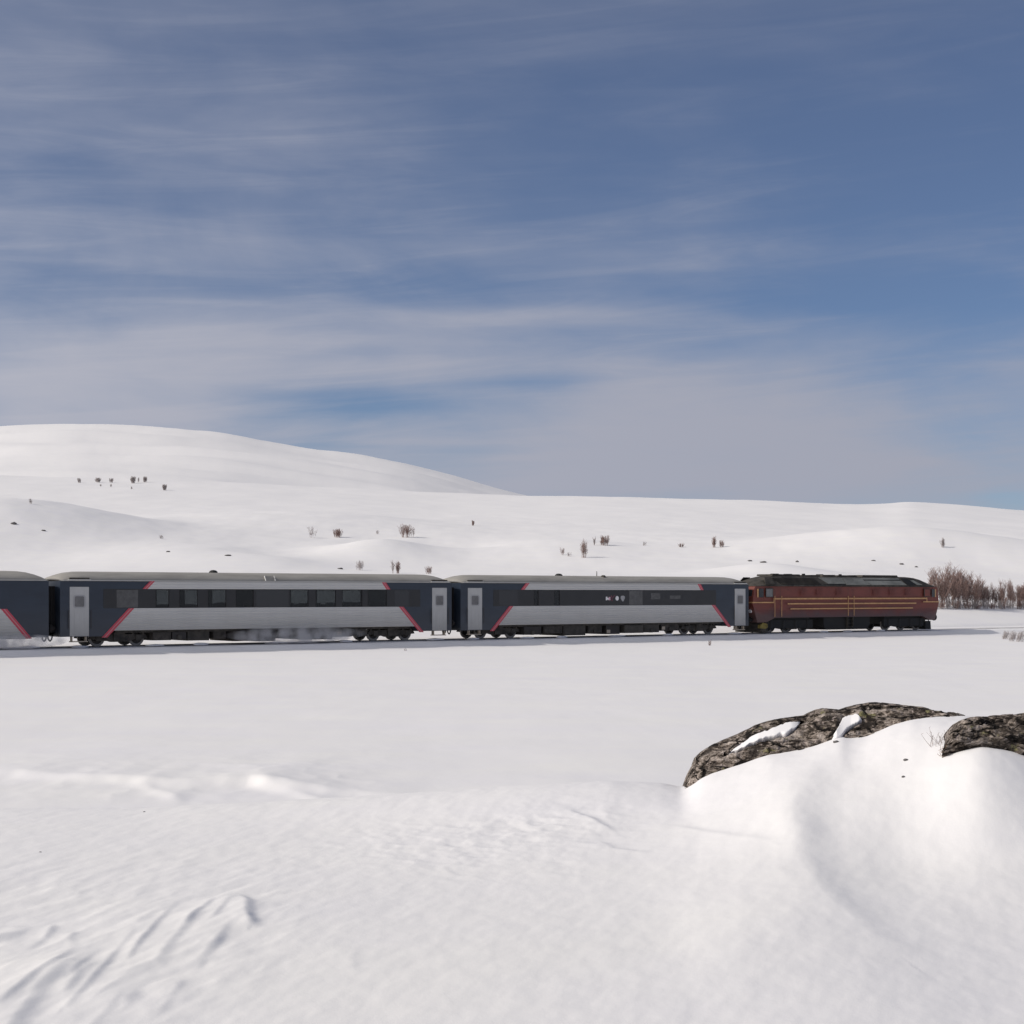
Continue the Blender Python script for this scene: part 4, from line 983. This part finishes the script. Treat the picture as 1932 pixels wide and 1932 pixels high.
# ------------------------------------------------------------------ bare birches and shrubs
def grow(seed, h, w, stems, rad, density=1.0, upright=.75, lean=(0,0), fine=.35, spread=.3):
    """returns (trunk MB, crown MB): leafless multi-stemmed birch of height h and width w"""
    r = random.Random(seed); T, K = MB(), MB()
    def limb(mb, p, d, ln, r0, r1, seg, curl, sides=3):
        pts = [p]; q = Vector(p); dd = Vector(d).normalized()
        for k in range(seg):
            dd = (dd+Vector((r.uniform(-1,1), r.uniform(-1,1), r.uniform(-.3,.9)))*curl).normalized(); n = q+dd*ln/seg
            a = r0+(r1-r0)*k/seg; b = r0+(r1-r0)*(k+1)/seg; mb.tube(q, n, a, b, sides); q = n; pts.append(q.copy())
        return pts, dd
    for s in range(stems):
        a = r.uniform(0, 2*math.pi); rad_ = w*spread*r.random()**.5
        base = Vector((math.cos(a)*rad_, math.sin(a)*rad_, -.15)); hh = h*r.uniform(.68,1.0)
        ax = (r.random()-r.random())*w*.42; ay = (r.random()-r.random())*w*.42
        d = Vector((ax+lean[0], ay+lean[1], hh))
        pts, dd = limb(T, base, d, hh+.15, rad*r.uniform(.7,1.1), rad*.25, 6, .10, 4)
        nb = int(9*density)
        for k in range(nb):
            t = .22+.75*(k+r.random())/nb; i = min(int(t*6), 5); f = t*6-i; p = pts[i].lerp(pts[i+1], f)
            b = r.uniform(0, 2*math.pi); bl = h*r.uniform(.16,.34)*(1.15-.6*t)
            bd = Vector((math.cos(b)*(1-upright), math.sin(b)*(1-upright), upright*r.uniform(.6,1.2)))
            bp, bdd = limb(K, p, bd, bl, rad*fine, rad*fine*.6, 3, .16)
            for m_ in range(int(4*density)):
                i2 = r.randint(0,2); p2 = bp[i2].lerp(bp[i2+1], r.random()); c = r.uniform(0, 2*math.pi)
                limb(K, p2, Vector((math.cos(c)*.6, math.sin(c)*.6, r.uniform(.35,1.0))), bl*r.uniform(.35,.75), rad*fine*.6, rad*fine*.4, 2, .22)
    return T, K
def make_tree(kind, T, K, mats=('bark','twig')):
    root = empty(kind, (0,0,0)); T.build('trunk', M[mats[0]], root); K.build('crown', M[mats[1]], root); return root
protos = [make_tree('birch_tree', *grow(40+k, 3.4, 1.9+.4*(k%3), 6+k%3, .030, 1.5, .68, (0,0), .5)) for k in range(5)]
used = [False]*5
def place_tree(k, px, py, hpx, label, group, y0=112, y1=400, rz=0.0, wide=1.0):
    k %= 5; o = protos[k] if not used[k] else copy_tree(protos[k]); used[k] = True
    p, Y = hit(px, py, y0, y1); s = hpx/F*Y/3.4
    o.location = p; o.scale = (s*wide, s*wide, s); o.rotation_euler = (0,0,rz); tag(o, label, 'tree', group); return o
tr = random.Random(11)
TH_L = 'bare birch tree in the dense brown thicket just ahead of the locomotive'
for px, hp in ((1757,50),(1763,62),(1769,66),(1775,58),(1781,70),(1787,62),(1793,68),(1799,72),(1805,77),(1811,78),(1816,74),(1821,70),(1827,66),(1832,68),(1838,66),(1844,58),(1849,60)):
    place_tree(tr.randint(0,4), px+tr.uniform(-2,2), 1146+tr.uniform(-6,2), hp*tr.uniform(.78,1.08), TH_L, 'birches in the thicket ahead of the locomotive', rz=tr.uniform(0,6), wide=tr.uniform(.85,1.15))
place_tree(1, 1862, 1144, 40, 'small pale birch in the gap right of the dense thicket', 'birches beside the thicket', rz=1, wide=.8)
place_tree(3, 1873, 1145, 46, 'thin birch left of the tall reddish birch near the right edge', 'birches beside the thicket', rz=2.2, wide=.7)
place_tree(0, 1893, 1146, 56, 'tall reddish birch standing apart near the right edge of the picture', 'birches beside the thicket', rz=4, wide=.8)
place_tree(2, 1902, 1145, 50, 'slim birch pressed against the right side of the tall reddish birch', 'birches beside the thicket', rz=.6, wide=.55)
place_tree(4, 1924, 1146, 44, 'broad low birch at the right edge of the picture beyond the track', 'birches beside the thicket', rz=3, wide=1.4)
place_tree(1, 1940, 1144, 46, 'birch half cut off by the right edge of the picture', 'birches beside the thicket', rz=5, wide=1.2)

for px, hp in ((1853,44),(1858,34),(1867,30),(1878,36),(1884,42),(1888,34),(1909,38),(1914,32),(1918,40),(1930,42),(1934,36)):
    place_tree(tr.randint(0,4), px+tr.uniform(-1,1), 1146+tr.uniform(-4,1), hp*tr.uniform(.85,1.1), 'low young birch in the loose scrub between the thicket and the right edge', 'young birches in the loose scrub right of the thicket', rz=tr.uniform(0,6), wide=tr.uniform(.8,1.3))
shrub_mesh = {}
def shrub(px, py, hpx, wpx, label, kind='dense', y0=175, y1=2500, seed=0, pale=False, group='bare shrubs scattered on the snowy hillside', lean=(0,0), cat='shrub'):
    p, Y = hit(px, py, y0, y1); h = hpx/F*Y; w = wpx/F*Y
    w *= .8; st = {'dense':30,'mid':15,'thin':6}[kind]; den = {'dense':1.2,'mid':1.1,'thin':1.0}[kind]
    T, K = grow(200+seed, h, w, st, max(.007*h, .00008*Y), den, .6, lean, .62, .42)
    m = MB(); m.v = T.v+K.v; off = len(T.v); m.f = T.f+[tuple(i+off for i in f) for f in K.f]; m.m = T.m+K.m
    o = m.build('shrub', M['twig_pale' if pale else 'twig']); o.location = p; tag(o, label, cat, group); return o
SH = [(150,911,9,9,'mid','faint small shrub on the far snow crest, leftmost of the row',True),(184,910,9,13,'dense','dark wide shrub, second from the left on the far snow crest',True),
      (191,918,5,7,'thin','tiny shrub just below the second one on the far snow crest',True),(210,911,9,9,'mid','small shrub on the far snow crest, third from the left',True),
      (209,919,6,5,'thin','tiny shrub below the third one on the far snow crest',True),(251,912,13,10,'dense','darkest and tallest shrub on the far snow crest',True),
      (261,910,9,5,'thin','thin shrub between the two dark ones on the far crest',True),(274,910,10,9,'dense','dark shrub right of the tallest one on the far crest',True),
      (248,923,6,6,'thin','small shrub straight below the tallest one on the far crest',True),(311,925,11,9,'dense','lone shrub on the slope, rightmost under the far crest',True),
      (58,951,11,6,'thin','faint lone sapling on the ridge at the far left',True),(305,1017,9,10,'thin','faint sapling on the slope above the second coach',True),
      (590,1015,22,20,'thin','sparse shrub weighed down by snow, left of the bluff',True),(637,1014,17,21,'dense','round dark shrub on top of the sunlit bluff',False),
      (712,1008,8,6,'thin','tiny twig bush between the two dark shrubs on the bluff',True),(768,1014,25,36,'dense','largest dark bushy shrub on the hillside, at the crest of the bluff',False),
      (892,992,10,5,'mid','small upright sapling alone on the smooth slope',False),(678,1076,18,19,'mid','grey twiggy shrub just above the second coach roof, left of the two upright saplings',True),
      (741,1082,25,4,'thin','thin upright sapling above the second coach roof',True),(750,1082,23,8,'mid','thicker upright sapling beside the thin one above the coach roof',False),
      (809,1083,15,19,'mid','low dome-shaped shrub behind the coach gap',False),(1061,1047,15,7,'thin','thin leaning sapling left of the tall shrub above the third coach',False),
      (1073,1050,8,14,'thin','low snow-caught shrub between sapling and tall shrub',True),(1100,1053,33,16,'mid','tall forked reddish shrub above the third coach',False),
      (1121,1029,15,5,'thin','faint upright sapling left of the square shrub',True),(1140,1029,19,21,'dense','square-topped dark shrub above the third coach',False),
      (1216,1030,8,9,'thin','faint little shrub in the middle of the slope',True),(1286,1033,8,12,'mid','low dark tuft on the smooth slope right of the middle',False),
      (1347,1033,20,7,'mid','upright sapling, left of a pair above the locomotive tail',False),(1361,1033,13,11,'mid','lower shrub, right of a pair above the locomotive tail',False),
      (1779,1034,18,8,'mid','lone sapling on the right-hand knoll above the thicket',True)]
for k, (px, py, h, w, kd, lb, pl) in enumerate(SH): shrub(px, py, h, w, lb, kd, seed=k, pale=pl)
for k in range(15): shrub(1762+k*11.8+(k*37%7), 1149, 14+(k*13%9), 16, 'low snowy undergrowth bush at the foot of the thicket', 'mid', 112, 400, 60+k, k % 2 == 0, 'undergrowth at the foot of the thicket')
for k, (px, py, h, w, lb) in enumerate([(1893,1206,18,16,'dry leaning bush on the track bank, left end of the clump by the right edge'),(1908,1210,22,18,'dry leaning bush in the middle of the clump on the track bank'),(1922,1211,24,20,'dry bushy tuft by the track at the very right edge')]):
    shrub(px, py, h, w, lb, 'mid', 60, 300, 80+k, True, 'dry bushes on the near track bank', lean=(.35,0))
shrub(1339,1218,11,3,'single twig sticking out of the snow in front of the third coach', 'thin', 55, 300, 90, False, 'twigs in the snow in front of the train', cat='twig')
shrub(764,1228,6,7,'tiny twig in the snow in front of the second coach', 'thin', 55, 300, 91, True, 'twigs in the snow in front of the train', cat='twig')
# dry stalks beside the right-hand rock
def stalks(px, py, n, hpx, label, mat, seed, y0=8, spread=.16, name='dry_grass'):
    p, Y = hit(px, py, y0, 13); r = random.Random(seed); m = MB()
    for k in range(n):
        b = Vector((r.uniform(-1,1)*spread, r.uniform(-.5,.5)*spread, -.03)); h = hpx/F*Y*r.uniform(.5,1); d = Vector((r.uniform(-.7,.7), r.uniform(-.5,.5), 1)).normalized(); q = b
        for s in range(3):
            d = (d+Vector((r.uniform(-.3,.3), r.uniform(-.3,.3), -.1))).normalized(); nq = q+d*h/3; m.tube(q, nq, .0022-.0004*s, .0018-.0004*s, 3); q = nq
            if s: m.tube(q, q+Vector((r.uniform(-1,1),r.uniform(-1,1),.6))*h*.12, .0014, .0008, 3)
    o = m.build(name, M[mat]); o.location = p; tag(o, label, 'grass'); return o
stalks(1779,1402,26,42,'frosted thin stalks in the gap between the two foreground rocks','twig_pale',5,spread=.09)
stalks(1786,1422,22,26,'orange-brown dead stalks against the left foot of the right-hand rock','dry_leaf',6,spread=.035)

# powder snow whirled up under the coaches
def spray(s0, s1, z1, dens, label):
    m = bpy.data.materials.new('snow_spray'); m.use_nodes = True; nt = m.node_tree; nt.nodes.clear()
    v = nt.nodes.new('ShaderNodeVolumePrincipled'); v.inputs['Color'].default_value = (.9,.9,.92,1); v.inputs['Anisotropy'].default_value = .2
    tc = nt.nodes.new('ShaderNodeTexCoord'); n = nt.nodes.new('ShaderNodeTexNoise'); n.inputs['Scale'].default_value = 1.6; n.inputs['Detail'].default_value = 4
    nt.links.new(tc.outputs['Object'], n.inputs['Vector'])
    mr = nt.nodes.new('ShaderNodeMapRange'); mr.inputs[1].default_value = .34; mr.inputs[2].default_value = .66; mr.inputs[3].default_value = 0; mr.inputs[4].default_value = dens
    sp = nt.nodes.new('ShaderNodeSeparateXYZ'); nt.links.new(tc.outputs['Object'], sp.inputs[0])
    def fall(sock, c, half):        # 1 in the middle, 0 at the skin
        a = nt.nodes.new('ShaderNodeMath'); a.operation = 'MULTIPLY_ADD'; a.inputs[1].default_value = 1/half; a.inputs[2].default_value = -c/half; nt.links.new(sock, a.inputs[0])
        b_ = nt.nodes.new('ShaderNodeMath'); b_.operation = 'MULTIPLY'; nt.links.new(a.outputs[0], b_.inputs[0]); nt.links.new(a.outputs[0], b_.inputs[1])
        c_ = nt.nodes.new('ShaderNodeMath'); c_.operation = 'SUBTRACT'; c_.use_clamp = True; c_.inputs[0].default_value = 1; nt.links.new(b_.outputs[0], c_.inputs[1]); return c_.outputs[0]
    nt.links.new(n.outputs[0], mr.inputs[0]); cur = mr.outputs[0]
    for f in (fall(sp.outputs[0], (s1-s0)/2, (s1-s0)/2), fall(sp.outputs[1], 0, .55), fall(sp.outputs[2], 0, z1*1.0)):
        q = nt.nodes.new('ShaderNodeMath'); q.operation = 'MULTIPLY'; nt.links.new(cur, q.inputs[0]); nt.links.new(f, q.inputs[1]); cur = q.outputs[0]
    nt.links.new(cur, v.inputs['Density'])
    o = nt.nodes.new('ShaderNodeOutputMaterial'); nt.links.new(v.outputs[0], o.inputs['Volume'])
    b = MB(); L = s1-s0; vs = []; N_, R_ = 18, 10
    for i in range(R_+1):
        t = i/R_; r = max(math.sin(math.pi*t)**.6, .02)
        for k in range(N_): a = 2*math.pi*k/N_; vs.append((L*t, r*.55*math.cos(a), z1*.5*(1+r*math.sin(a))-.02))
    b.add(vs, [(i*N_+k,i*N_+(k+1)%N_,(i+1)*N_+(k+1)%N_,(i+1)*N_+k) for i in range(R_) for k in range(N_)]+[tuple(reversed(range(N_))), tuple(range(R_*N_,(R_+1)*N_))])
    o = b.build('snow_spray', m); o.location = on_track(s0, 1.95); o.rotation_euler = (0,0,TH); tag(o, label, 'snow spray', kind='stuff')
spray(9.5, 19.5, 1.05, 4.5, 'powder snow whirling up under the middle of the second coach')
spray(-5.0, 0.8, .8, 6.0, 'powder snow whirling up behind the cut-off coach')
